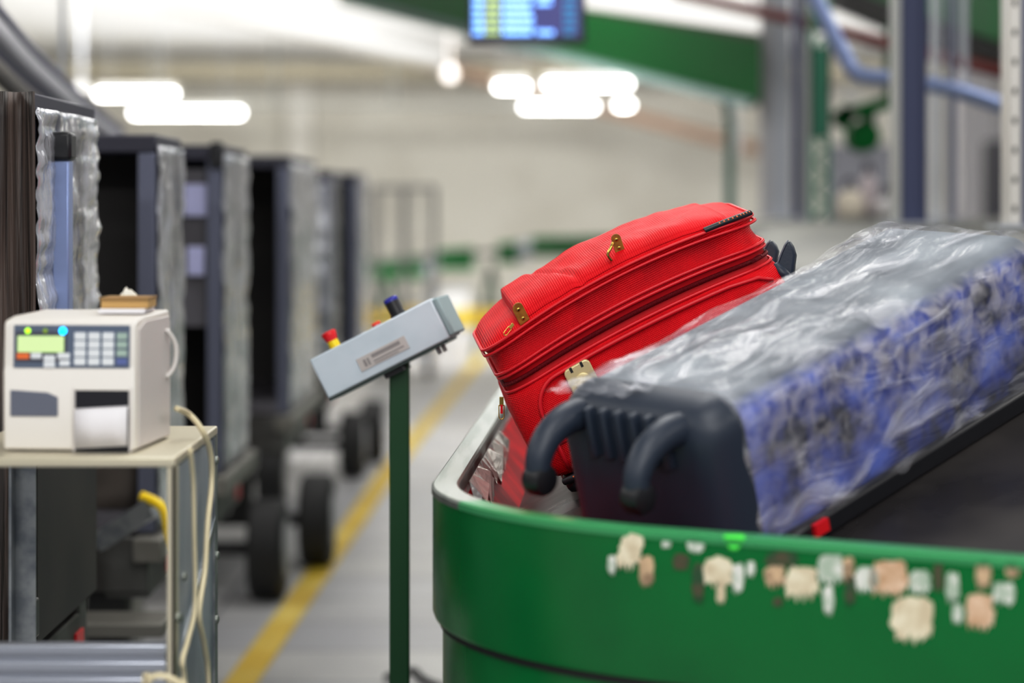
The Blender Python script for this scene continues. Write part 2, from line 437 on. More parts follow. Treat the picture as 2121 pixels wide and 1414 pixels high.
d1.build('sloping_plates', m_deck, car, smooth=True, thick=.01)
d2.build('cover_and_upper_plates', m_cover_plates, car, smooth=True, thick=.01)  # takes in the upper plates too, their grazing reflection painted as grey
ex = [LX(YB) + .02 + (4.6 - LX(YB)) * u for u in (0, .03, .06, .1, .15, .2, .25, .3, .4, .6, 1)]
cy = MB(); top_ = [Vector((x, YB, deck_h(x, YB)[0])) for x in ex]
cy.prism([Vector((ex[0], YB, 0))] + top_ + [Vector((ex[-1], YB, 0))], (0, .03, 0)); cy.build('end_panel', m_green_dk, car)
MB().bb((4.6, 2.45, 0), (4.62, YB, 1.58)).build('side_panel', m_green_dk, car)
# torn silver tape hanging on the inner bumper
def tape(px0, px1, y0, y1, Yd, seed):
    rnd = random.Random(seed); t = MB(); n = 9; top = []; bot = []
    for i in range(n + 1):
        f = i / n; x = px0 + (px1 - px0) * f; yy = Yd - .3 * f
        y_t = RZ - .014
        dd = (y1 - y0) * .00095 * (rnd.uniform(.45, 1.05) if i % 2 else rnd.uniform(.1, .5))
        xx = x_wall(yy) + .012
        top.append(Vector((xx, yy, y_t))); bot.append(Vector((xx + .02 + rnd.uniform(0, .012), yy + rnd.uniform(-.02, .02), y_t - dd)))
    t.loft([top, bot], closed=False).build('torn_tape', m_steel_film, car, thick=.0012)
m_steel_film = mat('silver_tape', S(212, 210, 204), .22, .6, bump=.4, bscale=50)
tape(960, 1000, 870, 985, 5.12, 3); tape(955, 985, 900, 990, 4.78, 5); tape(1030, 1070, 850, 930, 5.5, 9)

# torn sticker remnants on the front wall
def wall_pt(px, py, out=.0012):
    k = (px - CX) / F; t = (Fp.y * k - Fp.x) / (Fd.x - Fd.y * k); q = Fp + Fd * t - Fn * out
    return Vector((q.x, q.y, H + (HY - py) * q.y / F))
cream = mat('sticker_cream', S(222, 214, 192), .75, col2=S(200, 188, 164), cscale=40)
tan = mat('sticker_tan', S(200, 176, 146), .8, col2=S(150, 128, 104), cscale=50)
white = mat('sticker_white', S(214, 216, 210), .7, col2=S(170, 184, 170), cscale=40)
brown = mat('sticker_residue_brown', S(86, 78, 58), .85, col2=S(40, 80, 50), cscale=50)
pink = mat('sticker_pinkish', S(216, 190, 168), .8, col2=S(190, 160, 130), cscale=50)
lime = mat('lime_tape', S(90, 226, 90), .4, emit=S(80, 220, 80), estr=.25)  # tape is no lamp, a faint glow is added as emission
stk = [(1306, 1140, 52, 72, cream, .5), (1268, 1168, 18, 40, white, 0), (1340, 1182, 34, 64, tan, 0), (1381, 1127, 20, 16, white, 0), (1442, 1130, 36, 28, white, 0),
       (1412, 1163, 34, 34, brown, 0), (1487, 1183, 66, 64, cream, 0), (1447, 1208, 26, 84, brown, 0), (1530, 1196, 26, 62, white, 0), (1494, 1228, 20, 40, cream, 0),
       (1556, 1177, 18, 34, white, 0), (1522, 1121, 46, 36, lime, 0), (1620, 1158, 70, 34, brown, 0), (1606, 1192, 46, 46, tan, 0), (1662, 1204, 74, 70, cream, 0),
       (1722, 1178, 56, 62, white, 0), (1717, 1240, 24, 62, white, 0), (1758, 1180, 26, 56, tan, 0), (1761, 1222, 22, 64, brown, 0), (1795, 1198, 50, 56, white, 0),
       (1842, 1196, 84, 78, pink, 0), (1906, 1204, 48, 50, white, 0), (1890, 1280, 92, 96, cream, 0), (1974, 1216, 30, 66, white, 0), (2038, 1190, 34, 60, tan, 0),
       (2030, 1266, 62, 78, pink, 0), (1984, 1270, 24, 44, white, 0), (2080, 1228, 52, 46, white, 0), (2098, 1180, 30, 34, tan, 0), (1944, 1196, 22, 60, brown, 0), (1612, 1246, 20, 20, brown, 0)]
for i, (x, y, w, h, m, lean) in enumerate(stk):
    rnd = random.Random(100 + i); ring = []
    n = 30
    for k in range(n):
        an = 2 * math.pi * k / n; c, s_ = math.cos(an), math.sin(an)
        q = max(abs(c), abs(s_)) ** .55
        jx = rnd.uniform(.8, 1.06); jy = rnd.uniform(.82, 1.06) if s_ < .3 else (rnd.uniform(.95, 1.3) if k % 2 else rnd.uniform(.55, .9))
        px = x + c / q * w / 2 * jx + lean * -s_ * 18; py = y + s_ / q * h / 2 * jy
        if m is lime: py = min(max(py, 1106), 1140); px = x + c * w / 2 * (1.2 - (py - 1106) / 45)
        ring.append(wall_pt(px, py))
    mb = MB(); mb.prism(ring, (-Fn * .0008).to_3d()).build('torn_sticker', m, car)

# ------------------------------------------------------------------ ring helper
def rring(L, W, r, nc=8, ns=(14, 10), ins=0., z=0.):
    """rounded rectangle from (0,0) to (L,W) inset by ins; starts on the y=0 side going +x"""
    r = max(r - ins * .6, .004); x0, x1, y0, y1 = ins, L - ins, ins, W - ins
    pts = []
    def edge(a, b, n):
        for i in range(n): pts.append(Vector(a).lerp(Vector(b), i / n))
    def arc(cx, cy, a0):
        for i in range(nc):
            an = a0 + math.pi / 2 * i / nc; pts.append(Vector((cx + r * math.cos(an), cy + r * math.sin(an))))
    edge((x0 + r, y0), (x1 - r, y0), ns[0]); arc(x1 - r, y0 + r, -math.pi / 2)
    edge((x1, y0 + r), (x1, y1 - r), ns[1]); arc(x1 - r, y1 - r, 0)
    edge((x1 - r, y1), (x0 + r, y1), ns[0]); arc(x0 + r, y1 - r, math.pi / 2)
    edge((x0, y1 - r), (x0, y0 + r), ns[1]); arc(x0 + r, y0 + r, math.pi)
    return [Vector((p.x, p.y, z)) for p in pts]

# ------------------------------------------------------------------ red suitcase
th = math.radians(26.7); ps = math.radians(2.5); ro = math.radians(4.5)
MR = Matrix.Rotation(ps, 3, 'Z') @ Matrix.Rotation(-th, 3, 'Y') @ Matrix.Rotation(ro, 3, 'X')
SL, SW_, ZL = .600, .40, .292
Yr = 4.72
O_red = P(999, 730, Yr) - MR @ Vector((0, .05, ZL))
red = thing('red_suitcase', 'red fabric suitcase tilted against the carousel wall, tan leather tabs', 'suitcase', O_red, M=MR)
NS = (60, 30); NC = 10; RC = .075
def bow(v):
    # the stuffed case bulges upward along its length
    b = min(max(.19 * (v.z - .1), 0), .031); q = max(0, 1 - ((v.x - SL / 2) / (SL / 2)) ** 2)
    return Vector((v.x, v.y, v.z + b * q))
BOW[0] = bow
def RR(ins, z): return rring(SL, SW_, RC, NC, NS, ins, z)
def wob(ring, amp, sc, seed):
    out = []
    for v in ring:
        nrm = Vector((v.x - SL / 2, v.y - SW_ / 2, 0)); k = nz(v.x * sc, v.y * sc, v.z * sc * 1.4 + seed) * amp
        out.append(v + nrm.normalized() * k)
    return out
prof = [(.045, 0), (.02, .004), (.008, .015), (.002, .035), (-.003, .07), (-.004, .1), (-.003, .14), (.001, .18), (.006, .192), (.009, .196)]
MB().loft([wob(RR(i, z), .003, 9, 3) for i, z in prof], c0=True).build('main_shell', m_red, red, smooth=True, local=True)
MB().loft([RR(i, z) for i, z in [(.009, .194), (.012, .199), (.012, .225), (.008, .229)]]).build('zip_tape', m_reddark, red, smooth=True, local=True)
zt = MB().tube(RR(.0095, .2115), .0042, 8, closed=True); zt.build('zip_teeth', m_zip, red, smooth=True, local=True)
for z, i in ((.1965, .0065), (.2275, .0060), (.2365, .0045), (ZL - .011, .0015), (ZL + .001, .0015)):
    MB().tube(RR(i, z), .0032, 8, closed=True).build('piping', m_redpipe, red, smooth=True, local=True)
gp = []
for k in range(13):
    f = k / 12; gp.append(wob(RR(.006 + .010 * math.sin(math.pi * f) - .004 * f, .229 + f * (ZL + .0015 - .229)), .007 * math.sin(math.pi * f), 14, 8))
MB().loft(gp).build('expansion_gusset', m_redgus, red, smooth=True, local=True)
# padded lid
def lid_amp(x):
    f = x / SL
    return .026 - .002 * f - .008 * max(0, f - .65) / .35
def lid_z(x, y, extra=0.):
    qx = abs(x - SL / 2) - (SL / 2 - .004 - RC); qy = abs(y - SW_ / 2) - (SW_ / 2 - .004 - RC)
    sd = math.hypot(max(qx, 0), max(qy, 0)) + min(max(qx, qy), 0) - RC      # negative inside the rounded outline
    def e(t): t = min(max(t, 0), 1); return math.sqrt(max(0, 1 - (1 - t) ** 2.2))
    k = e(-sd / .075) * (.6 + .4 * e(x / .16))
    w = .004 * nz(x * 13, y * 9, 2) + .003 * nz(x * 30, y * 14, 5)
    # crease across the pocket
    xc = .232 - .02 * (y / .1)
    cr = .012 * math.exp(-((x - xc) / .009) ** 2) * math.exp(-(y / .4) ** 2) + .006 * math.exp(-((x - xc - .03) / .03) ** 2)
    return ZL + k * (lid_amp(x) + w - cr + extra)
rings = []
for k in range(40):
    f = k / 39; s_ = 1 - f; ring0 = RR(.004, 0); ring = []
    for v in ring0:
        x = SL / 2 + (v.x - SL / 2) * (s_ ** 1.35 if s_ > 0 else 0); y = SW_ / 2 + (v.y - SW_ / 2) * (s_ ** 1.35 if s_ > 0 else 0)
        ring.append(Vector((x, y, lid_z(x, y))))
    rings.append(ring)
MB().loft(rings).build('padded_lid', m_redlid, red, smooth=True, local=True)
# raised front pocket on the lid
def pocket_pt(u, v):
    x = .088 + u * .455; y = .008 + v * (SW_ - .05)
    eu = min(u / .02, (1 - u) / .06, v / .10, (1 - v) / .08, 1); eu = max(eu, 0)
    z = lid_z(x, y)
    bl = math.sqrt(max(0, 1 - (1 - eu) ** 2))
    return Vector((x, y - .004 * bl, z + .0015 + bl * (.018 - .012 * u)))
MB().grid(pocket_pt, 90, 60).build('front_pocket', m_redlid, red, smooth=True, local=True)
# side panel piping and seam on the face towards the viewer
def face_y(z): return -.0045 if z > .03 else .004
pl = []
x0, x1, z0, z1 = .050, .585, .012, .186; rr = .055
pl += [Vector((x0, face_y(0) + .004, z0)), Vector((x0, face_y(1), z0 + .03)), Vector((x0, face_y(1), z1 - rr))]
for k in range(9):
    an = math.pi - math.pi / 2 * k / 8; pl.append(Vector((x0 + rr + rr * math.cos(an), -.0045, z1 - rr + rr * math.sin(an))))
for k in range(10): pl.append(Vector((x0 + rr + (x1 - .1 - x0 - rr) * (k + 1) / 10, -.0035, z1)))
pl.append(Vector((x1 - .04, -.001, z1 - .005))); pl.append(Vector((x1 - .015, .004, z1 - .02)))
MB().tube(pl, .0042, 8).build('panel_piping', m_redpipe, red, smooth=True, local=True)
MB().tube([Vector((x0, -.004, .072)), Vector((.12, -.0058, .070)), Vector((.3, -.0062, .068)), Vector((.52, -.006, .066))], .0016, 6).build('panel_seam', m_reddark, red, smooth=True, local=True)
# black cord trim with orange studs: right end of the lid, and the low front corner
def studded(pts, r, n, f0, f1, name='corner_trim'):
    pts = [Vector(p) for p in pts]
    c = MB().tube(pts, r, 10).build(name, m_piprow, red, smooth='auto', local=True)
    s_ = MB(); tot = len(pts) - 1
    for i in range(n):
        f = (f0 + (f1 - f0) * i / (n - 1)) * tot; k = min(int(f), tot - 1); q = pts[k].lerp(pts[k + 1], f - k)
        nrm = Vector((0, -1, .55)).normalized()
        s_.lathe(q + nrm * (r - .0012), nrm, [(0, .0021), (.0012, .0018), (.002, .0008)], 10)
    s_.build('stud_row', m_orange, c, smooth=True, local=True)
studded([(.492, .001, ZL + .006), (.53, .001, ZL + .0085), (.565, .006, ZL + .010), (.590, .02, ZL + .010)], .0058, 9, .28, .97)
cr = [(.03, .02, -.004), (.05, .004, -.002), (.08, -.002, .0), (.12, -.003, .0), (.16, -.002, .0), (.2, 0, .0)]
studded(cr, .0075, 9, .2, .9)
# black base feet rail below
MB().bb((.03, .02, -.035), (.57, .38, -.004)).build('base_plate', m_blackp, red, bevel=.012, local=True)
# leather tabs
def tab(c, ang, L, w, name='leather_tab', tilt=.9, studs=True):
    """strap lying on the lid edge: c centre, long axis down the slope"""
    c = Vector(c); up = Vector((math.sin(ang), -math.cos(ang) * .25, math.cos(ang))).normalized(); side = Vector((0, 1, 0)).cross(up).normalized() * 1
    nrm = side.cross(up).normalized()
    if nrm.y > 0: nrm = -nrm
    ring = []
    for k in range(9):
        an = math.pi * k / 8; ring.append(c + up * (L / 2 - w / 2 + math.sin(an) * w / 2) + side * math.cos(an) * w / 2)
    ring.append(c - up * L / 2 - side * w / 2); ring.append(c - up * L / 2 + side * w / 2)
    o = MB().prism([p - nrm * .001 for p in ring], nrm * .0035).build(name, m_leather, red, bevel=.0008, local=True)
    if studs:
        for d in (L / 2 - w * .6, L / 2 - w * 1.55):
            MB().lathe(c + up * d + nrm * .0025, nrm, [(0, .0042), (.0012, .004), (.0022, .0025), (.0026, .0008)], 14).build('rivet', m_gold, o, smooth=True, local=True)
    return o
def lid_front(x, dz=0):
    return None
tab((.100, .002, ZL + .026), -.02, .044, .022)
tab((.330, .020, ZL + .044), .12, .044, .019)
# loop of the middle tab
MB().tube(smooth_path([(.322, .010, ZL + .052), (.314, .002, ZL + .046), (.302, .000, ZL + .036), (.304, .004, ZL + .022)], 5), .003, 8).build('zip_pull', m_gold, red, smooth=True, local=True)
def pull(c, d, L, w, name='zip_pull'):
    c = Vector(c); d = Vector(d).normalized(); s_ = d.cross(Vector((0, 1, 0))).normalized()
    loop = [c + d * L * .35 + s_ * w * .5, c + d * L * .9 + s_ * w * .5, c + d * L + s_ * w * .2, c + d * L - s_ * w * .2, c + d * L * .9 - s_ * w * .5, c + d * L * .35 - s_ * w * .5]
    m = MB().tube(loop, .0012, 6, closed=True)
    m.box(c + d * L * .18, (w * .8, .003, L * .42), Matrix((s_, Vector((0, 1, 0)), d)).transposed())
    return m.build(name, m_gold, red, bevel=.0004, local=True)
pull((.078, .000, ZL + .016), (-.95, -.2, -.25), .026, .008)
dn = MR.inverted() @ Vector((0, 0, -1))
zp = pull((-.006, .035, .198), dn, .042, .010)
q = Vector((-.006, .031, .198)) + dn * .022
MB().box(q, (.005, .003, .017), Matrix((dn.cross(Vector((0, 1, 0))).normalized(), Vector((0, 1, 0)), dn)).transposed()).build('pull_grip', m_reddark, zp, local=True)
zq = pull((.548, -.001, .213), (.9, -.1, .25), .022, .007); zq.data.materials[0] = mat('dark_zip_slider', S(120, 20, 30), .3, .6)
# combination lock
lk = MB()
ring = []
for (cx, cz, a0) in ((.046, .046, 0), (.010, .046, 1), (.010, .010, 2), (.046, .010, 3)):
    for k in range(6):
        an = math.pi / 2 * (a0 + k / 5); rr_ = .010
        ring.append(Vector((.122 + cx + rr_ * math.cos(an) * 1.0, -.0045, .130 + cz + rr_ * math.sin(an))))
lock = lk.prism(ring, (0, -.008, 0)).build('combination_lock', m_goldp, red, bevel=.003, local=True, seg=3)
for (x, z) in ((.137, .1825), (.160, .1825)):
    MB().bb((x - .0015, -.0132, z - .006), (x + .0035, -.0118, z + .003)).build('dial_window', m_black, lock, local=True)
MB().lathe((.151, -.0122, .154), (0, -1, 0), [(0, .015), (.002, .0145), (.003, .011)], 24).build('release_button', m_goldp, lock, smooth='auto', local=True)
# black fin feet at the right end
def foot(c, h, w, name='fin_foot'):
    c = Vector(c); M3 = MR.inverted()
    up = M3 @ Vector((.04, .0, 1)).normalized(); rt = M3 @ Vector((1, 0, 0)); bk = M3 @ Vector((.3, 1, 0)).normalized()
    pr = [(-.42, -.05), (-.30, .25), (-.12, .62), (.02, .85), (.16, 1.0), (.36, .8), (.5, .52), (.46, .2), (.44, -.25), (.2, -.3), (-.1, -.2)]
    o = MB().prism([c + rt * a * w + up * b * h - bk * .012 for a, b in pr], bk * .024).build(name, m_navy, red, bevel=.005, local=True, seg=3)
    rim = MB().tube([c + rt * a * w * .97 + up * b * h - bk * .013 for a, b in pr[:5]], .0016, 6).build('edge_seam', mat('foot_seam_grey', S(120, 124, 134), .4), o, smooth=True, local=True)
    return o
IM = mw(red).inverted()
foot(IM @ P(1625, 562, 4.78), .062, .044)
foot(IM @ P(1589, 545, 4.98), .048, .046)
# collar the near foot sits in
MB().tube(smooth_path([IM @ P(1606, 552, 4.76), IM @ P(1622, 566, 4.75), IM @ P(1640, 586, 4.76)], 5), .011, 10).build('foot_mount', m_navy, red, smooth=True, local=True)

BOW[0] = None
# ------------------------------------------------------------------ blue wrapped suitcase
A = Vector((.703, .642, .303)).normalized(); Wv = Vector((.656, -.753, -.06)); Wv = (Wv - A * Wv.dot(A)).normalized(); Nn = Wv.cross(A).normalized()
BL, BW, BH = .90, .36, .29
MBm = Matrix((A, -Wv, Nn)).transposed()
P0 = Vector((.0816, 4.1, 1.347))
O_b = P0 + Wv * BW - Nn * BH
blue = thing('blue_suitcase', 'blue suitcase wrapped in crumpled clear plastic, wheels towards the carousel wall', 'suitcase', O_b, M=MBm)
def rsec(x, ins, r=.055, W=BW, Hh=BH, nc=8, ns=(16, 12)):
    pts = rring(W, Hh, r, nc, ns, ins)
    return [Vector((x, p.x, p.y)) for p in pts]
def rbox(x0, x1, r, r_end, grow=0., nx=30, amp=0., sc=8, seed=0, W=BW, Hh=BH):
    rs = []
    st = [(x0 - grow + r_end * (1 - math.cos(math.pi / 2 * k / 5)), r_end * (1 - math.sin(math.pi / 2 * k / 5))) for k in range(6)]
    st = [(x0 - grow, r_end)] + [(x0 - grow + r_end * (1 - math.cos(a_)), r_end * (1 - math.sin(a_))) for a_ in [math.pi / 2 * k / 5 for k in range(1, 6)]]
    mid = [(x0 - grow + r_end + (x1 - x0 + 2 * grow - 2 * r_end) * k / nx, 0) for k in range(1, nx)]
    en = [(x1 + grow - (q[0] - (x0 - grow)), q[1]) for q in st[::-1]]
    for x, ins in st + mid + en:
        ring = rsec(x, ins - grow, r)
        if amp:
            o = []
            for v in ring:
                nrm = Vector((0, v.y - W / 2, v.z - Hh / 2)).normalized()
                a_ = nz(v.x * sc + seed, v.y * sc * 1.6, v.z * sc * 1.6); b_ = nz(v.x * sc * 2.7 + seed, v.y * sc * 3, v.z * sc * 3 + 4)
                rid = 1 - abs(nz(v.x * sc * .9 + v.z * 4 + seed, v.y * sc, v.z * sc * .5)) * 3
                q = v + nrm * amp * (a_ * .8 + b_ * .5 + max(rid, 0) * .7)
                q.z = max(q.z, -.001); o.append(q)
            ring = o
        rs.append(ring)
    return MB().loft(rs, c0=True, c1=True)
def blue_body():
    m = bpy.data.materials.new('blue_patterned_fabric'); m.use_nodes = True; nt = m.node_tree; N = nt.nodes; L = nt.links
    b = N['Principled BSDF']; tc = N.new('ShaderNodeTexCoord'); sp = N.new('ShaderNodeSeparateXYZ'); L.new(tc.outputs['Object'], sp.inputs[0])
    n1_ = N.new('ShaderNodeTexNoise'); n1_.inputs['Scale'].default_value = 9; n1_.inputs['Detail'].default_value = 3; L.new(tc.outputs['Object'], n1_.inputs['Vector'])
    rp = N.new('ShaderNodeValToRGB'); e = rp.color_ramp.elements
    e[0].position = .36; e[0].color = (*S(20, 26, 54), 1); e[1].position = .66; e[1].color = (*S(82, 108, 200), 1)
    e2 = e.new(.5); e2.color = (*S(44, 62, 148), 1)
    L.new(n1_.outputs['Fac'], rp.inputs['Fac'])
    vo = N.new('ShaderNodeTexNoise'); vo.inputs['Scale'].default_value = 30; vo.inputs['Detail'].default_value = 1.5; vo.inputs['Distortion'].default_value = .6; L.new(tc.outputs['Object'], vo.inputs['Vector'])
    # pale mottled pattern, stronger towards the far end and the top
    mr = N.new('ShaderNodeMapRange'); mr.inputs['From Min'].default_value = .36; mr.inputs['From Max'].default_value = .62; L.new(vo.outputs['Fac'], mr.inputs['Value'])
    sx = N.new('ShaderNodeMapRange'); sx.inputs['From Min'].default_value = .0; sx.inputs['From Max'].default_value = .4; sx.inputs['To Min'].default_value = .25; sx.inputs['To Max'].default_value = .56; L.new(sp.outputs['X'], sx.inputs['Value'])
    inv = N.new('ShaderNodeMath'); inv.operation = 'SUBTRACT'; inv.inputs[0].default_value = 1; L.new(mr.outputs['Result'], inv.inputs[1])
    zz = N.new('ShaderNodeMapRange'); zz.inputs['From Min'].default_value = .06; zz.inputs['From Max'].default_value = .22; L.new(sp.outputs['Z'], zz.inputs['Value'])
    mu = N.new('ShaderNodeMath'); mu.operation = 'MULTIPLY'; L.new(inv.outputs[0], mu.inputs[0]); L.new(sx.outputs['Result'], mu.inputs[1])
    mu2 = N.new('ShaderNodeMath'); mu2.operation = 'MULTIPLY'; L.new(mu.outputs[0], mu2.inputs[0]); L.new(zz.outputs['Result'], mu2.inputs[1])
    mx = N.new('ShaderNodeMix'); mx.data_type = 'RGBA'; L.new(mu2.outputs[0], mx.inputs['Factor']); L.new(rp.outputs['Color'], mx.inputs['A']); mx.inputs['B'].default_value = (*S(205, 203, 206), 1)
    # grey upper face
    tz = N.new('ShaderNodeMapRange'); tz.inputs['From Min'].default_value = BH - .030; tz.inputs['From Max'].default_value = BH - .008; L.new(sp.outputs['Z'], tz.inputs['Value'])
    n2 = N.new('ShaderNodeTexNoise'); n2.inputs['Scale'].default_value = 6; L.new(tc.outputs['Object'], n2.inputs['Vector'])
    r2 = N.new('ShaderNodeValToRGB'); r2.color_ramp.elements[0].position = .35; r2.color_ramp.elements[0].color = (*S(84, 92, 102), 1); r2.color_ramp.elements[1].position = .65; r2.color_ramp.elements[1].color = (*S(132, 140, 148), 1)
    L.new(n2.outputs['Fac'], r2.inputs['Fac'])
    m2 = N.new('ShaderNodeMix'); m2.data_type = 'RGBA'; L.new(tz.outputs['Result'], m2.inputs['Factor']); L.new(mx.outputs['Result'], m2.inputs['A']); L.new(r2.outputs['Color'], m2.inputs['B'])
    L.new(m2.outputs['Result'], b.inputs['Base Color']); b.inputs['Roughness'].default_value = .6
    return m
def wrap_mat():
    m = bpy.data.materials.new('clear_wrap_film'); m.use_nodes = True; nt = m.node_tree; N = nt.nodes; L = nt.links
    b = N['Principled BSDF']; out = N['Material Output']; tc = N.new('ShaderNodeTexCoord')
    mp = N.new('ShaderNodeMapping'); mp.inputs['Scale'].default_value = (.5, 1.5, 1.5); mp.inputs['Rotation'].default_value = (.3, .5, .2); L.new(tc.outputs['Object'], mp.inputs['Vector'])
    nb = N.new('ShaderNodeTexNoise'); nb.inputs['Scale'].default_value = 11; nb.inputs['Detail'].default_value = 3; nb.inputs['Distortion'].default_value = 1.2; L.new(mp.outputs['Vector'], nb.inputs['Vector'])
    bp = N.new('ShaderNodeBump'); bp.inputs['Strength'].default_value = .6; bp.inputs['Distance'].default_value = .03; L.new(nb.outputs['Fac'], bp.inputs['Height'])
    b.inputs['Base Color'].default_value = (*S(226, 228, 236), 1); b.inputs['Roughness'].default_value = .14
    L.new(bp.outputs['Normal'], b.inputs['Normal'])
    n2 = N.new('ShaderNodeTexNoise'); n2.inputs['Scale'].default_value = 11; n2.inputs['Detail'].default_value = 4; n2.inputs['Distortion'].default_value = 1.; L.new(mp.outputs['Vector'], n2.inputs['Vector'])
    mr = N.new('ShaderNodeMapRange'); mr.inputs['From Min'].default_value = .48; mr.inputs['From Max'].default_value = .74; mr.inputs['To Min'].default_value = .09; mr.inputs['To Max'].default_value = .6  # milky film; its streak highlights are put into the opacity too
    L.new(n2.outputs['Fac'], mr.inputs['Value']); L.new(mr.outputs['Result'], b.inputs['Alpha'])
    return m
rbox(.02, BL, .05, .03).build('fabric_body', blue_body(), blue, smooth=True, local=True)
rbox(.035, BL, .05, .035, grow=.010, nx=60, amp=.009, sc=8, seed=2).build('plastic_wrap', wrap_mat(), blue, smooth=True, local=True)
# dark wheel end shell with ribs, and bottom edge runner
sh = MB(); rs = []
for x, ins in [(-.035, .05), (-.03, .03), (-.018, .012), (0, .003), (.02, -.004), (.045, -.006)]: rs.append(rsec(x, ins, .055))
sh.loft(rs, c0=True).build('wheel_end_shell', m_navy, blue, smooth='auto', local=True)
rb = MB()
for k in range(6):
    y = .09 + k * .034
    rb.bb((-.047, y - .007, .19), (-.026, y + .007, .278))
rb.build('end_ribs', m_navy, blue, bevel=.004, local=True)
MB().bb((.02, -.012, -.012), (BL, .03, .030)).build('bottom_runner', m_blackp, blue, bevel=.008, local=True)
MB().bb((.155, -.020, .004), (.19, -.010, .026)).build('red_tag', m_red_strap, blue, local=True)
for y in (.075, .300):
    arm = smooth_path([(.0, y, .248), (-.05, y, .258), (-.100, y, .246), (-.132, y, .216), (-.138, y, .186)], 5)
    n = len(arm); rs_ = [.030 - .010 * i / (n - 1) for i in range(n)]
    o = MB().tube(arm, .03, 14, rs=rs_).build('wheel_bracket', m_navy, blue, smooth=True, local=True)
    MB().lathe((-.138, y - .022, .184), (0, 1, 0), [(0, .014), (.004, .024), (.012, .028), (.032, .028), (.040, .024), (.044, .014)], 24).build('wheel', m_blackp, o, smooth='auto', local=True)
# twisted loose film ends: near the top left edge and beyond the far end
def film_flap(name, pts0, pts1, seed):
    n = 14; m = 8
    def fn(u, v):
        a_ = pts0[0].lerp(pts0[1], u); b_ = pts1[0].lerp(pts1[1], u); q = a_.lerp(b_, v)
        return q + Vector((0, 0, .014 * nz(u * 6 + seed, v * 5, seed))) + Vector((.012 * nz(u * 7, v * 6 + seed, 1), 0, 0))
    MB().grid(fn, n, m).build(name, bpy.data.materials['clear_wrap_film'], blue, smooth=True, local=True)
film_flap('loose_film', (Vector((.03, BW - .02, BH + .006)), Vector((.03, .15, BH + .010))), (Vector((-.03, BW + .012, BH + .004)), Vector((-.03, .2, BH + .012))), 4.)

# ------------------------------------------------------------------ control post
cp = P(827, 760, 5.4)
ctl = thing('control_post', 'green post carrying a tilted light grey push button box', 'control post', (cp.x, 5.4, 0))
MB().bb((cp.x - .0215, 5.39, .012), (cp.x + .0215, 5.45, P(0, 770, 5.4).z + .03)).build('post', m_green_dk, ctl, bevel=.003)
b = MB().bb((cp.x - .08, 5.34, 0), (cp.x + .08, 5.5, .012))
for sx in (-1, 1):
    for sy in (-1, 1): b.cyl((cp.x + sx * .06, 5.42 + sy * .06, .012), (cp.x + sx * .06, 5.42 + sy * .06, .022), .008, n=6)
b.build('base_plate', m_green_dk, ctl)
tb = math.radians(26.8); yb = math.radians(-7)
MC = Matrix.Rotation(yb, 3, 'Z') @ Matrix.Rotation(-tb, 3, 'Y')
c0 = P(680, 826, 5.34)
def L2(x, y, z): return c0 + MC @ Vector((x, y, z))
bx = MB(); BXL = .305; BXH = .096; BXD = .17
vs = [L2(x, y, z) for x in (0, BXL) for y in (0, BXD) for z in (0, BXH)]
bx.add(vs, [(0, 1, 3, 2), (4, 6, 7, 5), (0, 4, 5, 1), (2, 3, 7, 6), (0, 2, 6, 4), (1, 5, 7, 3)])
box = bx.build('button_box', m_boxgrey, ctl, bevel=.004)
def lbox(a, b_):
    m = MB(); vs = [L2(x, y, z) for x in (a[0], b_[0]) for y in (a[1], b_[1]) for z in (a[2], b_[2])]
    return m.add(vs, [(0, 1, 3, 2), (4, 6, 7, 5), (0, 4, 5, 1), (2, 3, 7, 6), (0, 2, 6, 4), (1, 5, 7, 3)])
lbox((BXL, .002, .003), (BXL + .014, BXD - .002, BXH - .003)).build('end_cap', m_boxend, box, bevel=.004)
m_plate = mat('name_plate_grey', S(196, 192, 190), .4)
pt = lbox((.095, -.0025, .020), (.215, .0, .050)).build('name_plate', m_plate, box)
lt = MB()
for (xa, xb, za, zb) in ((.13, .20, .037, .045), (.108, .114, .026, .042), (.117, .122, .026, .042), (.13, .205, .028, .031), (.13, .19, .023, .025)):
    q = lbox((xa, -.0032, za), (xb, -.0022, zb)); lt.add(q.v, q.f)
lt.build('plate_print', mat('plate_print_grey', S(150, 146, 146), .5), pt)
lbox((0.0, .012, -.006), (BXL * .97, BXD - .02, 0)).build('back_plate', mat('box_underside', S(70, 88, 84), .5), box)
br = lbox((.13, .03, -.018), (.175, .13, -.004)); br.build('mount_bracket', m_blackp, box)
gl = MB(); ax = MC @ Vector((0, 0, -1))
for x in (.262, .275): gl.cyl(L2(x, .05, -.004), L2(x, .05, -.022), .005, n=10)
gl.build('cable_gland', mat('gland_grey', S(150, 150, 150), .5), box)
up = MC @ Vector((0, 0, 1))
es = MB().lathe(L2(.052, .07, BXH), up, [(0, .013), (.018, .0125), (.019, .010)], 24).build('emergency_stop', m_yellow, box, smooth='auto')
MB().lathe(L2(.052, .07, BXH + .016), up, [(0, .011), (.004, .0135), (.02, .0175), (.023, .0165), (.025, .012)], 28).build('stop_cap', m_red_strap, es, smooth='auto')
rbt = MB().lathe(L2(.158, .07, BXH), up, [(0, .013), (.003, .013), (.004, .011)], 24).build('button_collar', m_hub, box, smooth='auto')
MB().lathe(L2(.158, .07, BXH + .003), up, [(0, .0105), (.007, .0105), (.008, .009)], 24).build('push_button', mat('orange_red_button', S(226, 70, 52), .4), rbt, smooth='auto')
MB().lathe(L2(.125, .06, BXH), up, [(0, .008), (.003, .008), (.004, .006)], 20).build('indicator', m_hub, box, smooth='auto')
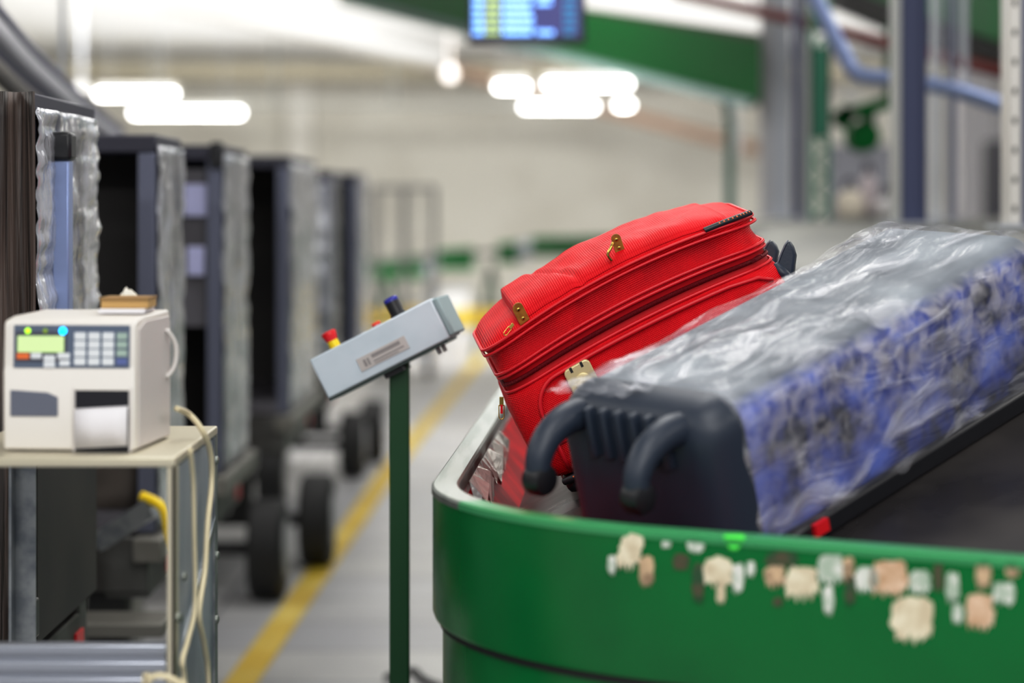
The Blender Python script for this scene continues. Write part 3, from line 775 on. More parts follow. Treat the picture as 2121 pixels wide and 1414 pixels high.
bz = MB().lathe(L2(.212, .07, BXH), up, [(0, .0185), (.006, .0185), (.007, .0165), (.036, .0165)], 28).build('buzzer', m_blackp, box, smooth='auto')
MB().lathe(L2(.212, .07, BXH + .036), up, [(0, .0165), (.006, .0165), (.009, .014), (.010, .010)], 28).build('blue_lens', m_blue, bz, smooth='auto')
# black cable on the floor by the post
tag(MB().tube(smooth_path([PZ(800, 1402, .012), PZ(856, 1388, .012), PZ(874, 1404, .012), PZ(905, 1418, .012), PZ(960, 1440, .012)], 6), .011, 8)
    .build('floor_cable', m_black, smooth=True), 'black cable lying on the floor behind the green post', 'cable')

# ------------------------------------------------------------------ printer stand
TY0, TY1, TX0, TX1, TZ = 3.87, 4.43, -.915, -.540, 1.250
std = thing('printer_stand', 'galvanised steel stand under the beige label printer', 'stand', ((TX0 + TX1) / 2, (TY0 + TY1) / 2, 0))
MB().bb((TX0, TY0, TZ - .016), (TX1, TY1, TZ)).build('table_top', m_stand, std, bevel=.003)
def angle_leg(x, y, sx, sy, z1_=TZ - .016):
    m = MB(); w = .042
    wf = .013 if sy > 0 else w
    m.bb((x, y, 0), (x + sx * wf, y + sy * .005, z1_)); m.bb((x, y, 0), (x + sx * .005, y + sy * w, z1_)); return m
for (x, y, sx, sy) in ((TX1, TY0, -1, 1), (TX1, TY1, -1, -1), (TX0, TY0, 1, 1), (TX0, TY1, 1, -1)):
    angle_leg(x, y, sx, sy).build('leg', m_stand if sy > 0 else m_galv, std)
MB().bb((TX1 - .007, TY0 + .05, .3), (TX1 - .003, TY1 - .05, TZ - .02)).build('side_panel', mat('side_panel_bluegrey', S(158, 166, 178), .35, .2, col2=S(120, 130, 146), cscale=5, stretch=(1, 1, .2)), std)
for (y, z) in ((TY0 + .02, .99), (TY0 + .045, .985), (TY0 + .09, 1.045), (TY1 - .02, 1.015), (TY1 - .03, 1.19), (TY1 - .03, .90)):
    MB().lathe((TX1, y, z), (1, 0, 0), [(0, .0075), (.004, .0075), (.006, .004)], 12).build('bolt', m_steel, std, smooth='auto')
MB().beam((TX1 - .001, TY0 + .03, .90), (TX1 - .001, TY1 - .03, 1.08), .003, .02).build('brace', m_galv, std)
YS = 3.875
q0 = P(0, 1332, YS).z; xs = P(345, 1400, YS).x
MB().bb((TX0 + .006, TY0 + .006, q0 - .08), (xs, TY0 + .07, q0 - .008)).build('lower_shelf', m_alu, std, bevel=.003)
for z in (q0 - .001, q0 - .028, q0 - .054): MB().bb((TX0 + .006, TY0 - .003, z - .016), (xs + .001, TY0 + .012, z)).build('shelf_rib', m_alu, std, bevel=.003)
# ------------------------------------------------------------------ label printer
yaw = math.radians(-4.5)
MPm = Matrix.Rotation(yaw, 3, 'Z')
YP = 3.96; PS = YP / 5.93
PO = P(6, 938, YP); PO.z = TZ
prn = thing('label_printer', 'beige label printer with keypad and lit green display on the stand', 'printer', PO, M=MPm)
PW, PD, PH = .330 * PS, .39 * PS, .322 * PS
def V3(x, y, z): return Vector((x, y, z))
MB().prism([V3(0, y * PS, z * PS) for y, z in [(0, .004), (0, .2), (.004, .206), (.004, .214), (.010, .312), (.020, .322), (.09, .330), (.37, .334), (.39, .322), (.39, .004)]], (PW, 0, 0)).build('housing', m_print, prn, bevel=.007, local=True, seg=3)
MB().prism([V3(PW - .001, y * PS, z * PS) for y, z in [(.03, .01), (.03, .30), (.10, .318), (.36, .318), (.378, .302), (.378, .01)]], (.003, 0, 0)).build('side_cover', m_print_sh, prn, bevel=.001, local=True)
PXS = YP / F
def fx(px): return (px - 6) * PXS
def fz(py): return (938 - py) * PXS
def fy(z): return 0 if z < .206 * PS else .004 * PS + (z - .214 * PS) * .06
def ff(px0, py0, px1, py1, dep=.002):
    """thin plate on the printer front; follows the slope of the upper panel"""
    m = MB(); pts = []
    for (x, z) in ((fx(px0), fz(py1)), (fx(px1), fz(py1)), (fx(px1), fz(py0)), (fx(px0), fz(py0))):
        pts.append(V3(x, fy(z) - dep, z))
    return m.prism(pts, (0, dep + .0015, 0))
pan = ff(28, 676, 272, 764, .0014).build('control_panel', m_panel, prn, local=True)
ff(32, 690, 140, 752, .002).build('display_surround', mat('panel_dark', S(70, 72, 86), .4), pan, local=True)
ff(36, 698, 134, 732, .003).build('display', m_lcd, pan, local=True)
for px, m, r in ((57, m_ledg, .0046), (94, m_ledd, .0038), (131, m_ledc, .006)):
    z = fz(688); MB().lathe(V3(fx(px), fy(z) - .0014, z), (0, -1, 0), [(0, r), (.002, r * .9), (.0034, r * .5)], 16).build('indicator_led', m, pan, smooth='auto', local=True)
for c in range(3):
    for r in range(4):
        x = 168 + c * 29.5; y = 698 + r * 17.5
        ff(x - 12, y - 7.5, x + 12, y + 7.5, .0034).build('key', m_key, pan, local=True)
for r in range(4):
    y = 698 + r * 17.5; ff(245, y - 7, 267, y + 7, .0034).build('key', m_keyg if r < 3 else m_keyb, pan, local=True)
for (x, y, m, w) in ((48, 740, m_keyo, 26), (76, 739, m_key, 22), (104, 744, m_key, 24), (104, 757, m_key, 24), (134, 739, m_key, 26), (136, 754, m_key, 22)):
    ff(x - w / 2, y - 6, x + w / 2, y + 6, .0036).build('key', m, pan, local=True)
MB().prism([V3(fx(x), -.002, fz(y)) for x, y in ((22, 864), (122, 864), (122, 824), (100, 815), (22, 810))], (0, .0035, 0)).build('ribbon_window', m_window, prn, bevel=.001, local=True)
ff(157, 810, 272, 936, .0012).build('label_slot', mat('slot_dark', S(16, 16, 28), .5), prn, local=True)  # flat dark plate, the shade of the slot recess is in its colour
MB().loft([[V3(fx(x), y * PS, fz(z + (160 - x) * .06)) for x in (160, 200, 240, 270)] for (y, z) in ((-.004, 848), (-.012, 855), (-.014, 880), (-.010, 930))], closed=False).build('label_paper', m_paper, prn, smooth=True, local=True, thick=.001)
ff(154, 806, 159, 936, .003).build('slot_edge', m_print_sh, prn, local=True)
ff(272, 806, 277, 936, .003).build('slot_edge', m_print_sh, prn, local=True)
MB().tube(smooth_path([V3(PW + .002, PD - .04, .107), V3(PW + .015, PD - .033, .127), V3(PW + .017, PD - .033, .163), V3(PW + .004, PD - .047, .19)], 4), .0045, 8).build('side_handle', m_print_sh, prn, smooth=True, local=True)
# things on the printer
bz_ = TZ + .334 * PS
YB_ = 4.09; bxp = P(267, 640, YB_)
cb = thing('cardboard_box', 'small flat brown cardboard box lying on top of the printer', 'box', (bxp.x, YB_, bz_ + .008))
MB().bb((bxp.x - .040, YB_ - .047, bz_ + .0082), (bxp.x + .040, YB_ + .046, bz_ + .0246)).build('carton', m_card, cb, bevel=.0015)
MB().bb((bxp.x - .041, YB_ - .050, bz_ + .0226), (bxp.x + .041, YB_ + .050, bz_ + .0266)).build('carton_lid', mat('kraft_dark', S(150, 120, 76), .8), cb)
tag(MB().bb((bxp.x - .042, YB_ - .06, bz_ + .0004), (bxp.x + .036, YB_ + .053, bz_ + .008)).build('label_pad', m_paper, bevel=.0007), 'white pad of labels under the small brown box', 'labels')
def crump(u, v):
    return Vector((bxp.x - .037 + .047 * u + .007 * nz(u * 3, v * 3, 1), YB_ + .056 + .033 * v, bz_ + .001 + .036 * math.sin(math.pi * u) * (.6 + .4 * v) + .012 * nz(u * 7, v * 7, 3)))
tag(MB().grid(crump, 12, 10).build('crumpled_paper', mat('crumpled_white', S(220, 216, 206), .5, bump=.4, bscale=60), thick=.0015), 'crumpled white paper behind the brown box on the printer', 'paper')
# cables, hanging just clear of the stand side
def PXc(px, py, X):
    return P(px, py, X * F / (px - CX))
XC = TX1 + .014
tag(MB().tube(smooth_path([P(366, 846, 4.12), P(392, 858, 4.18), P(420, 893, 4.17), PXc(436, 940, XC), PXc(438, 1000, XC), PXc(430, 1080, XC), PXc(424, 1180, XC), PXc(412, 1270, XC), PXc(424, 1340, XC), PXc(432, 1430, XC), Vector((XC, 4.2, .5)), Vector((XC + .02, 4.2, .03)), Vector((XC + .06, 4.2, .006))], 6), .0052, 10)
    .build('power_cable', m_cable, smooth=True), 'thick beige cable looping from the printer down the stand side', 'cable')
tag(MB().tube(smooth_path([PXc(394, 930, XC), PXc(400, 1000, XC), PXc(402, 1100, XC), PXc(404, 1200, XC), PXc(402, 1270, XC), PXc(388, 1330, XC), PXc(378, 1372, XC), PXc(384, 1440, XC), Vector((XC, 4.0, .5)), Vector((XC + .02, 4.0, .03)), Vector((XC + .06, 4.0, .005))], 6), .004, 10)
    .build('data_cable', m_cable, smooth=True), 'thinner pale cable hanging straight down the stand side', 'cable')
tag(MB().tube(smooth_path([Vector((-.62, 3.75, .006)), Vector((-.60, 3.75, .03)), P(298, 1500, 3.75), P(305, 1420, 3.75), P(322, 1400, 3.75), P(350, 1404, 3.75), P(372, 1425, 3.75), P(384, 1520, 3.75), Vector((-.51, 3.75, .03)), Vector((-.49, 3.75, .006))], 6), .0055, 10)
    .build('loose_cable', m_cable, smooth=True), 'short beige cable loop in front of the stand shelf', 'cable')

# ------------------------------------------------------------------ baggage carts
def wheel(c, r, w, parent):
    c = Vector(c)
    o = MB().lathe(c - Vector((w / 2, 0, 0)), (1, 0, 0), [(0, r * .62), (.0, r * .9), (w * .12, r), (w * .88, r), (w, r * .9), (w, r * .62)], 28).build('wheel', m_black, parent, smooth='auto')
    MB().lathe(c - Vector((w / 2 + .006, 0, 0)), (1, 0, 0), [(0, r * .3), (0, r * .58), (w + .012, r * .58), (w + .012, r * .3)], 20).build('hub', m_hub, o, smooth='auto')
def cart(xr, y0, dep, label, wheels=(), front='dark', ztop=1.87, bw=1.5, seed=0, drawbar=None, film0=.78):
    g_ = 'baggage carts in a row along the yellow line'
    t = thing('baggage_cart', label, 'baggage cart', (xr - bw / 2, y0 + dep / 2, 0), g_)
    x0 = xr - bw; zb = .76; y1 = y0 + dep
    s_ = MB(); s_.bb((x0, y1 - .02, zb), (xr - .02, y1, ztop)); s_.bb((x0, y0, zb), (x0 + .02, y1, ztop)); s_.bb((xr - .03, y0 + .03, zb), (xr - .015, y1, ztop - .03))
    s_.build('box_shell', m_cartdark, t)
    MB().bb((x0 - .01, y0 - .01, ztop - .05), (xr, y1 + .01, ztop)).build('roof', m_cartnavy, t, bevel=.006)
    MB().bb((x0, y0 - .01, zb), (xr, y1 + .01, zb + .05)).build('floor_panel', m_cartgrey, t)
    for x in (xr - .025, x0 + .025):
        MB().bb((x - .025, y0 - .012, zb), (x + .025, y0 + .03, ztop - .05)).build('post', m_cartframe, t, bevel=.004)
    def sf(u, v):
        z = film0 + (ztop - .03 - film0) * v
        return Vector((xr + .008 + .010 * nz(u * 4 + seed, v * 7, seed) + .008 * nz(u * 9, v * 22, seed + 3), y0 - .015 + (dep + .02) * u, z))
    MB().grid(sf, 14, 46).build('side_curtain', m_silver_film, t, smooth=True, thick=.003)
    if film0 > .9: MB().bb((xr - .012, y0, zb), (xr + .006, y1, film0 + .02)).build('lower_side_panel', m_cartdark, t)
    # chassis
    ch = MB(); ch.bb((x0 + .06, y0 - .02, .60), (xr - .02, y0 + .08, .75)); ch.bb((x0 + .06, y1 - .08, .60), (xr - .02, y1 + .02, .75))
    ch.bb((xr - .14, y0, .58), (xr - .02, y1, .72)); ch.bb((x0 + .06, y0, .58), (x0 + .16, y1, .72)); ch.build('chassis', m_chassis, t, bevel=.006)
    if front != 'curtain':
        e_ = MB(); e_.bb((xr - .05, y0 - .10, .69), (xr + .03, y1 + .12, .755)); e_.build('bed_edge', m_chassis_lt, t, bevel=.006)
    if drawbar:
        a_ = P(150, 1275, 6.42); b_ = P(352, 1304, 6.42)
        MB().bb((a_.x, 6.30, b_.z), (b_.x, 6.5, a_.z)).build('front_step', m_chassis_lt, t, bevel=.006)
    for (wx, wy, r) in wheels:
        wheel((wx, wy, r), r, .15, t); wheel((wx - bw + .35, wy, r), r, .15, t)
        a_ = MB(); a_.cyl((wx - bw + .35, wy, r), (wx, wy, r), .03, n=10); a_.bb((wx - .4, wy - .06, r), (wx - .3, wy + .06, .62)); a_.bb((wx - bw + .5, wy - .06, r), (wx - bw + .6, wy + .06, .62)); a_.build('axle', m_black, t)
    if front == 'curtain':
        def cf(u, v):
            return Vector((x0 + (bw + .01) * u, y0 - .035 + .022 * math.sin(u * 130 + 2 * nz(u * 20, v * 2)) + .01 * nz(u * 30, v * 5), .38 + (ztop - .38) * v))
        MB().grid(cf, 220, 30).build('front_curtain', m_curtain, t, smooth=True, thick=.004)
        MB().bb((xr - .035, y0 - .07, .78), (xr + .015, y0 - .02, .86)).build('clamp', m_blackp, t, bevel=.006)
    if front == 'grey':
        MB().bb((x0, y0 + .02, 1.25), (xr - .05, y0 + .04, ztop - .08)).build('front_panel', m_cartgrey, t)
        for (za, zb_, xa, xb) in ((1.62, 1.73, -.13, -.03), (1.42, 1.52, -.12, -.06)):
            MB().bb((xr + xa, y0 + .005, za), (xr + xb, y0 + .022, zb_)).build('pale_sheet', mat('pale_blue_sheet', S(176, 178, 212), .4), t, bevel=.004)
        MB().bb((xr - .04, y0 - .03, ztop - .08), (xr + .005, y0 + .02, ztop + .01)).build('corner_cap', m_blackp, t, bevel=.01)
    if front == 'film':
        def fl(u, v):
            return Vector((x0 + (bw - .01) * u, y0 - .02 + .012 * nz(u * 9, v * 12, seed) + .008 * nz(u * 30, v * 8, seed), zb + .05 + (ztop - .06 - zb - .05) * v))
        MB().grid(fl, 60, 40).build('front_film', m_silver_film, t, smooth=True, thick=.003)
    if front == 'sheet':
        def ff2(u, v):
            return Vector((xr - .55 + .48 * u, y0 + .12 + .06 * nz(u * 3, v * 4, seed), zb + .05 + (.22 + .30 * u * u) * v))
        MB().grid(ff2, 14, 10).build('folded_tarpaulin', mat('brown_tarpaulin', S(88, 80, 74), .7), t, smooth=True, thick=.004)
    if front == 'cap':
        MB().bb((xr - .05, y0 - .03, ztop - .09), (xr + .005, y0 + .02, ztop + .005)).build('corner_cap', m_blackp, t, bevel=.01)
    MB().bb((xr - .02, y1 - .14, .60), (xr - .014, y1 - .05, .68)).build('reflector', m_red_strap, t)
    if drawbar:
        a_, b_ = drawbar
        MB().beam(a_, b_, .05, .05).build('drawbar', m_galv, t)
        MB().tube(smooth_path([b_ + Vector((-.03, 0, .03)), b_ + Vector((.03, -.02, .0)), b_ + Vector((.05, -.02, -.08)), b_ + Vector((.085, 0, -.16))], 5), .014, 8).build('drawbar_grip', m_yellow, t, smooth=True)
    return t
c0_ = cart(-.975, 4.93, .70, 'nearest baggage cart with dark ribbed curtain, left of the printer', [(-1.35, 5.2, .2)], 'curtain', 1.885, seed=1, film0=1.33)
MB().bb((-.972, 5.10, 1.36), (-.936, 5.15, 1.75)).build('side_post', m_rail, c0_, bevel=.004)
MB().bb((-.985, 5.09, 1.75), (-.93, 5.16, 1.81)).build('post_cap', m_blackp, c0_, bevel=.008)
cart(-.975, 6.62, .48, 'open dark baggage cart with navy roof above the printer', [(-1.4, 6.85, .2)], 'sheet', 1.85, seed=3, drawbar=(P(205, 1122, 6.40), P(316, 1050, 6.36)))
cart(-.975, 8.12, .72, 'grey fronted baggage cart with pale sheets and a black corner cap', [(-1.4, 8.5, .2)], 'grey', 1.86, seed=4)
cart(-.965, 10.45, 1.35, 'dark open baggage cart third from the far end, black twin wheels showing', [(-1.03, 10.2, .21), (-.90, 11.15, .21)], 'dark', 1.875, seed=5)
cart(-.965, 12.9, .40, 'baggage cart behind the emergency stop button, only its film side showing', [(-1.3, 13.1, .2)], 'film', 1.845, seed=6)
cart(-.945, 14.75, .9, 'farthest baggage cart with narrow black opening left of the wire cage', [(-.975, 14.8, .2), (-.905, 15.7, .2)], 'dark', 1.86, seed=7)

# overhead conveyor above the carts, top left
t = thing('overhead_conveyor', 'grey overhead chute descending from the top left above the carts', 'conveyor', P(100, 200, 8))
top = [(-140, -130), (-60, -40), (0, 28), (60, 98), (130, 165), (190, 222), (248, 268)]
def Yt(i): return 5.6 + i * .85
def band(dy0, dy1, dx, name, m, th_=.0):
    k_ = lambda i: 1.05 - .105 * i
    a_ = [P(x, y + dy0 * k_(i), Yt(i)) for i, (x, y) in enumerate(top)]; b_ = [P(x - dx, y + dy1 * k_(i), Yt(i)) for i, (x, y) in enumerate(top)]
    a_ = smooth_path(a_, 4); b_ = smooth_path(b_, 4)
    MB().loft([a_, b_], closed=False).build(name, m, t, smooth=True, thick=.04)
band(-6, 26, 0, 'top_rail', m_ductedge); band(22, 92, 10, 'side_panel', m_duct); band(92, 112, 24, 'lower_rail', m_ductedge); band(112, 150, 30, 'under_panel', mat('duct_under', S(150, 146, 142), .6))
hg = MB()
for i in (1, 3, 5):
    q = P(top[i][0] - 30, top[i][1], Yt(i)); hg.cyl(q + Vector((-.08, .1, -.02)), (q.x - .08, q.y + .1, 4.2), .012, n=8)
hg.build('hanger_rod', m_greyp, t)

# ------------------------------------------------------------------ far end: cage trolley, low conveyor, barrier
Y = 23.6
xa = P(772, 0, Y).x; xb = P(897, 0, Y).x; zt_ = P(0, 388, Y).z
t = thing('cage_trolley', 'tall grey wire cage trolley behind the farthest cart', 'trolley', ((xa + xb) / 2, Y + .35, 0))
fr = MB()
for x in (xa, (xa + xb) / 2, xb):
    for y in (Y, Y + .7): fr.cyl((x, y, .2), (x, y, zt_), .016, n=8)
for z in (.25, zt_ * .6, zt_):
    for y in (Y, Y + .7): fr.cyl((xa, y, z), (xb, y, z), .016, n=8)
    for x in (xa, xb): fr.cyl((x, Y, z), (x, Y + .7, z), .016, n=8)
fr.build('frame', mat('cage_grey', S(150, 150, 148), .5, .4), t, smooth='auto')
wm = MB()
for k in range(9): x = xa + (xb - xa) * (k + .5) / 9; wm.cyl((x, Y + .7, .25), (x, Y + .7, zt_), .004, n=5)
for k in range(8): z = .4 + k * .2; wm.cyl((xa, Y + .7, z), (xb, Y + .7, z), .004, n=5)
wm.build('wire_mesh', mat('wire_grey', S(170, 170, 168), .5, .4), t)
MB().bb((xa, Y, .18), (xb, Y + .7, .21)).build('deck', m_greyp, t)
for x in (xa + .05, xb - .05):
    for y in (Y + .05, Y + .65): MB().lathe((x - .025, y, .09), (1, 0, 0), [(0, .09), (.05, .09)], 20).build('castor', m_black, t, smooth='auto'); 
ck = MB()
for x in (xa + .05, xb - .05):
    for y in (Y + .05, Y + .65): ck.bb((x - .035, y - .03, .09), (x - .028, y + .03, .19)); ck.bb((x + .028, y - .03, .09), (x + .035, y + .03, .19))
ck.build('castor_fork', m_greyp, t)

t = thing('low_conveyor', 'low green sided belt conveyor crossing the far floor behind the red suitcase', 'conveyor', P(1000, 560, 26) * Vector((1, 1, 0)) if False else (P(1000, 560, 26).x, 26, 0))
def cpt(px, py, dy=0): 
    f = (px - 770) / 560; Yc = 27.5 - 3.0 * f
    return P(px, py, Yc) + Vector((0, dy, 0))
for (xa_, xb_, ya, yb_) in ((765, 876, 540, 531), (908, 982, 519, 513), (1030, 1072, 506, 500), (1100, 1370, 492, 488)):
    MB().prism([cpt(xa_, ya), cpt(xb_, yb_), cpt(xb_, yb_ + 46), cpt(xa_, ya + 38)], (0, .05, 0)).build('side_panel', m_green_far, t)
for (xa_, xb_, ya, yb_) in ((876, 908, 531, 521), (1072, 1100, 500, 495)):
    MB().prism([cpt(xa_, ya, .02), cpt(xb_, yb_, .02), cpt(xb_, yb_ + 44, .02), cpt(xa_, ya + 42, .02)], (0, .05, 0)).build('joint_plate', m_greyp, t)
MB().prism([cpt(760, 542, .06), cpt(1370, 492, .06), cpt(1370, 498, .06), cpt(760, 548, .06)], (0, .6, 0)).build('belt', m_black, t)
for px in (800, 892, 1016, 1180, 1330):
    a_ = cpt(px, 570 - (px - 770) * .08, .3); m = MB()
    m.beam(a_, (a_.x - .18, a_.y, 0), .05, .05); m.beam(a_, (a_.x + .18, a_.y, 0), .05, .05); m.bb((a_.x - .14, a_.y - .02, .3), (a_.x + .14, a_.y + .02, .35))
    m.build('leg', m_green_dk if px != 892 else m_greyp, t)
t = thing('safety_barrier', 'low yellow crash barrier in front of the far green conveyor', 'barrier', (P(980, 660, 28).x, 28, 0))
Y = 29.5
MB().bb((P(660, 0, Y).x, Y, P(0, 676, Y).z), (P(1300, 0, Y).x, Y + .06, P(0, 640, Y).z)).build('rail', mat('barrier_yellow', S(176, 148, 34), .5), t, bevel=.01)
for px in (700, 860, 1020, 1180): MB().bb((P(px, 0, Y).x - .05, Y + .06, 0), (P(px, 0, Y).x + .05, Y + .16, P(0, 645, Y).z)).build('post', mat('barrier_post', S(120, 104, 40), .5), t)
# white crates in front of the back wall, under the low conveyor
for (px, w, h, l) in ((1118, 90, 58, 'white storage box on the far floor right of the conveyor legs'), (936, 70, 40, 'low white storage box on the far floor left of the conveyor legs')):
    p = P(px, 0, 33); p.z = 0; ww = w * 33 / F; hh = h * 33 / F
    b_ = thing('storage_box', l, 'box', p)
    MB().bb((p.x - ww / 2, 33, 0), (p.x + ww / 2, 33.5, hh + .2)).build('bin', m_white, b_, bevel=.02)
    MB().bb((p.x - ww / 2 - .02, 32.98, hh + .2), (p.x + ww / 2 + .02, 33.52, hh + .25)).build('lid', m_greyp, b_, bevel=.01)

# ------------------------------------------------------------------ overhead green conveyor and steelwork on the right
t = thing('inclined_conveyor', 'long green sided conveyor sloping down from the ceiling behind the monitor', 'conveyor', P(1500, 250, 14.5) * 1)
def gl_(px, py, Yd): return P(px, py, Yd)
Ya, Yb_ = 24.0, 14.0
MB().prism([P(700, -60, Ya), P(1575, 84, Yb_), P(1575, 214, Yb_), P(700, -12, Ya)], (.0, .08, 0)).build('side_panel', m_green_far, t)
MB().prism([P(700, -14, Ya), P(1560, 206, Yb_), P(1545, 222, Yb_), P(700, 8, Ya)], (.05, .12, 0)).build('bottom_flange', mat('flange_greygreen', S(112, 134, 132), .8), t)
MB().prism([P(700, -60, Ya + .1), P(1575, 70, Yb_ + .1), P(1575, 90, Yb_ + .1), P(700, -40, Ya + .1)], (0, .9, 0)).build('belt', mat('belt_brownblack', S(52, 42, 36), .6), t)
MB().prism([P(1212, 48, 17.6), P(1290, 62, 16.6), P(1290, 72, 16.6), P(1212, 58, 17.6)], (0, .05, 0)).build('guide_rail', m_greyp, t)
lg = smooth_path([P(1440, 176, 15.3), P(1490, 196, 15.3), P(1508, 222, 15.3), P(1512, 270, 15.3)], 4)
lgm = MB().tube(lg + [Vector((lg[-1].x, 15.3, 0))], .03, 10); lgm.build('support_leg', mat('leg_greygreen', S(104, 138, 126), .5), t, smooth=True)

def post(name, px0, px1, Yd, m, label, z0=1.5862, z1=4.21, flange=None, holes=False, depth=.1, cat='steel post'):
    a_ = P(px0, 0, Yd).x; b_ = P(px1, 0, Yd).x
    t = thing(name, label, cat, ((a_ + b_) / 2, Yd, z0), 'steel posts behind the carousel')
    if flange:
        f_ = P(flange[0], 0, Yd).x
        MB().bb((f_, Yd + .0, z0 + .012), (b_, Yd + .012, z1)).build('web', m, t)
        MB().bb((a_, Yd - .02, z0 + .012), (f_ + .002, Yd + depth, z1)).build('flange', flange[1], t, bevel=.004)
        MB().bb((b_ - .012, Yd - .02, z0 + .012), (b_, Yd + depth, z1)).build('flange', m, t)
    else:
        MB().bb((a_, Yd, z0 + .012), (b_, Yd + depth, z1)).build('shaft', m, t, bevel=.004)
    if holes:
        z = z0 + .06
        while z < 2.4:
            MB().box(((a_ + f_) / 2 if flange else (a_ + b_) / 2, Yd - .0205 if flange else Yd - .0005, z), (.010, .002, .02)).build('slot', m_black, t); z += .09
    MB().bb((a_ - .04, Yd - .06, z0), (b_ + .04, Yd + depth + .04, z0 + .012)).build('foot_plate', m_greyp, t)
    return t
post('steel_post', 1851, 1918, 9.0, m_bluepost, 'wide slate blue steel post with a pale left flange', flange=(1864, m_bluepost_lt))
post('slotted_post', 2086, 2150, 7.4, m_cartframe, 'slotted silver post at the right edge of the photo', flange=(2112, mat('slotted_post_silver', S(206, 204, 200), .4, .3)), holes=True)
post('steel_post', 1577, 1636, 14.2, m_greyp, 'leftmost pale grey steel post behind the red suitcase', flange=(1600, mat('post_bluegrey', S(172, 172, 176), .5)))
post('steel_post', 1644, 1662, 13.0, mat('post_navy', S(66, 70, 96), .5), 'thin dark navy post right of the pale grey one')
post('steel_post', 1664, 1678, 14.3, m_bluepost_lt, 'narrow pale post squeezed against the green lattice post')
post('steel_post', 1936, 1948, 11.0, m_greyp, 'slim grey post just right of the slate blue one')
post('steel_post', 1968, 1980, 11.2, m_cartframe, 'slim blue grey post left of the white column')
# green lattice post
Yd = 12.0; a_ = P(1680, 0, Yd).x; b_ = P(1720, 0, Yd).x
t = thing('lattice_post', 'green lattice post with openings, behind the plastic wrapped suitcase', 'steel post', ((a_ + b_) / 2, Yd, 1.586))
for x in (a_, b_ - .018): MB().bb((x, Yd, 1.586), (x + .018, Yd + .06, 2.75)).build('upright', m_teal, t)
l_ = MB(); z = 1.6; k = 0
while z < 2.7:
    l_.beam((a_ + .01, Yd + .02, z), (b_ - .01, Yd + .02, z + .07), .012, .014) if k % 2 == 0 else l_.beam((b_ - .01, Yd + .02, z), (a_ + .01, Yd + .02, z + .07), .012, .014)
    z += .07; k += 1
l_.bb((a_, Yd, 2.0), (b_, Yd + .02, 2.45)); l_.build('lattice', m_teal, t)
MB().bb((a_, Yd, 2.75), (b_, Yd + .06, 4.21)).build('extension', m_teal, t)
# bent guard rail
t = thing('guard_rail', 'pale blue bent tube rail hanging above the carousel', 'rail', P(1770, 150, 10.2))
MB().tube(smooth_path([P(1660, -60, 10.2), P(1700, 20, 10.2), P(1745, 108, 10.2), P(1768, 146, 10.2), P(1800, 158, 10.2), P(1860, 164, 10.25), P(1960, 182, 10.3), P(2060, 214, 10.4), P(2180, 262, 10.5)], 6), .034, 14).build('tube', m_rail, t, smooth=True)
h_ = MB(); h_.cyl(P(2000, 190, 10.36), (P(2000, 0, 10.36).x, 10.36, 4.21), .012, n=8); h_.build('hanger_rod', m_greyp, t)
t = thing('maroon_pipe', 'dark maroon pipe running down to the right behind the posts', 'pipe', P(1700, 60, 13))
MB().tube([P(1400, -14, 14), P(1650, 42, 13.4), P(1870, 98, 12.6), P(2080, 150, 11.8)], .034, 12).build('pipe_run', m_maroon, t, smooth=True)
h_ = MB()
for q in (P(1560, 22, 13.6), P(1990, 128, 12.1)): h_.cyl(q, (q.x, q.y, 4.21), .01, n=8)
h_.build('hanger_rod', m_greyp, t)
t = thing('upper_conveyor', 'dark green conveyor side at the top right above the pipe', 'conveyor', P(2040, 40, 12.5))
MB().prism([P(1750, -120, 13.5), P(2200, -90, 11.5), P(2200, 130, 11.5), P(1920, 34, 12.6), P(1750, -30, 13.5)], (0, .08, 0)).build('side_panel', mat('dark_green_panel', S(0, 92, 40), .4), t)
MB().prism([P(1750, -32, 13.6), P(1920, 32, 12.7), P(2200, 128, 11.6), P(2200, 160, 11.6), P(1920, 62, 12.7), P(1750, -6, 13.6)], (0, .7, 0)).build('belt', m_black, t)
h_ = MB()
for q in (P(1960, -20, 12.8), P(2150, -20, 12.0)): h_.cyl(q, (q.x, q.y, 4.21), .015, n=8)
h_.build('hanger_rod', m_greyp, t)
# drive unit below
t = thing('drive_motor', 'green drive motor with round end hanging left of the slate blue post', 'motor', P(1790, 250, 13.2))
Yd = 13.2
MB().lathe(P(1792, 282, Yd), (0, 1, 0), [(0, .06), (.01, .085), (.22, .085), (.24, .06)], 28).build('motor_body', m_green_far, t, smooth='auto')
MB().beam(P(1726, 246, Yd), P(1852, 208, Yd), .08, .07).build('bracket_arm', m_green_far, t)
MB().beam(P(1738, 262, Yd), P(1760, 225, Yd), .08, .09).build('gusset', m_green_far, t)
MB().cyl(P(1800, 226, Yd + .05), P(1796, 262, Yd + .05), .04, n=12).build('gearbox', m_green_dk, t)
MB().cyl(P(1764, 196, Yd), P(1764, 196, Yd) + Vector((0, .06, 0)), .05, n=20).build('white_cap', m_white, t, smooth='auto')
h_ = MB(); q = P(1840, 208, Yd + .04); h_.bb((q.x - .02, q.y - .02, q.z), (q.x + .02, q.y + .02, q.z + .42)); h_.build('hanger', m_green_dk, t)
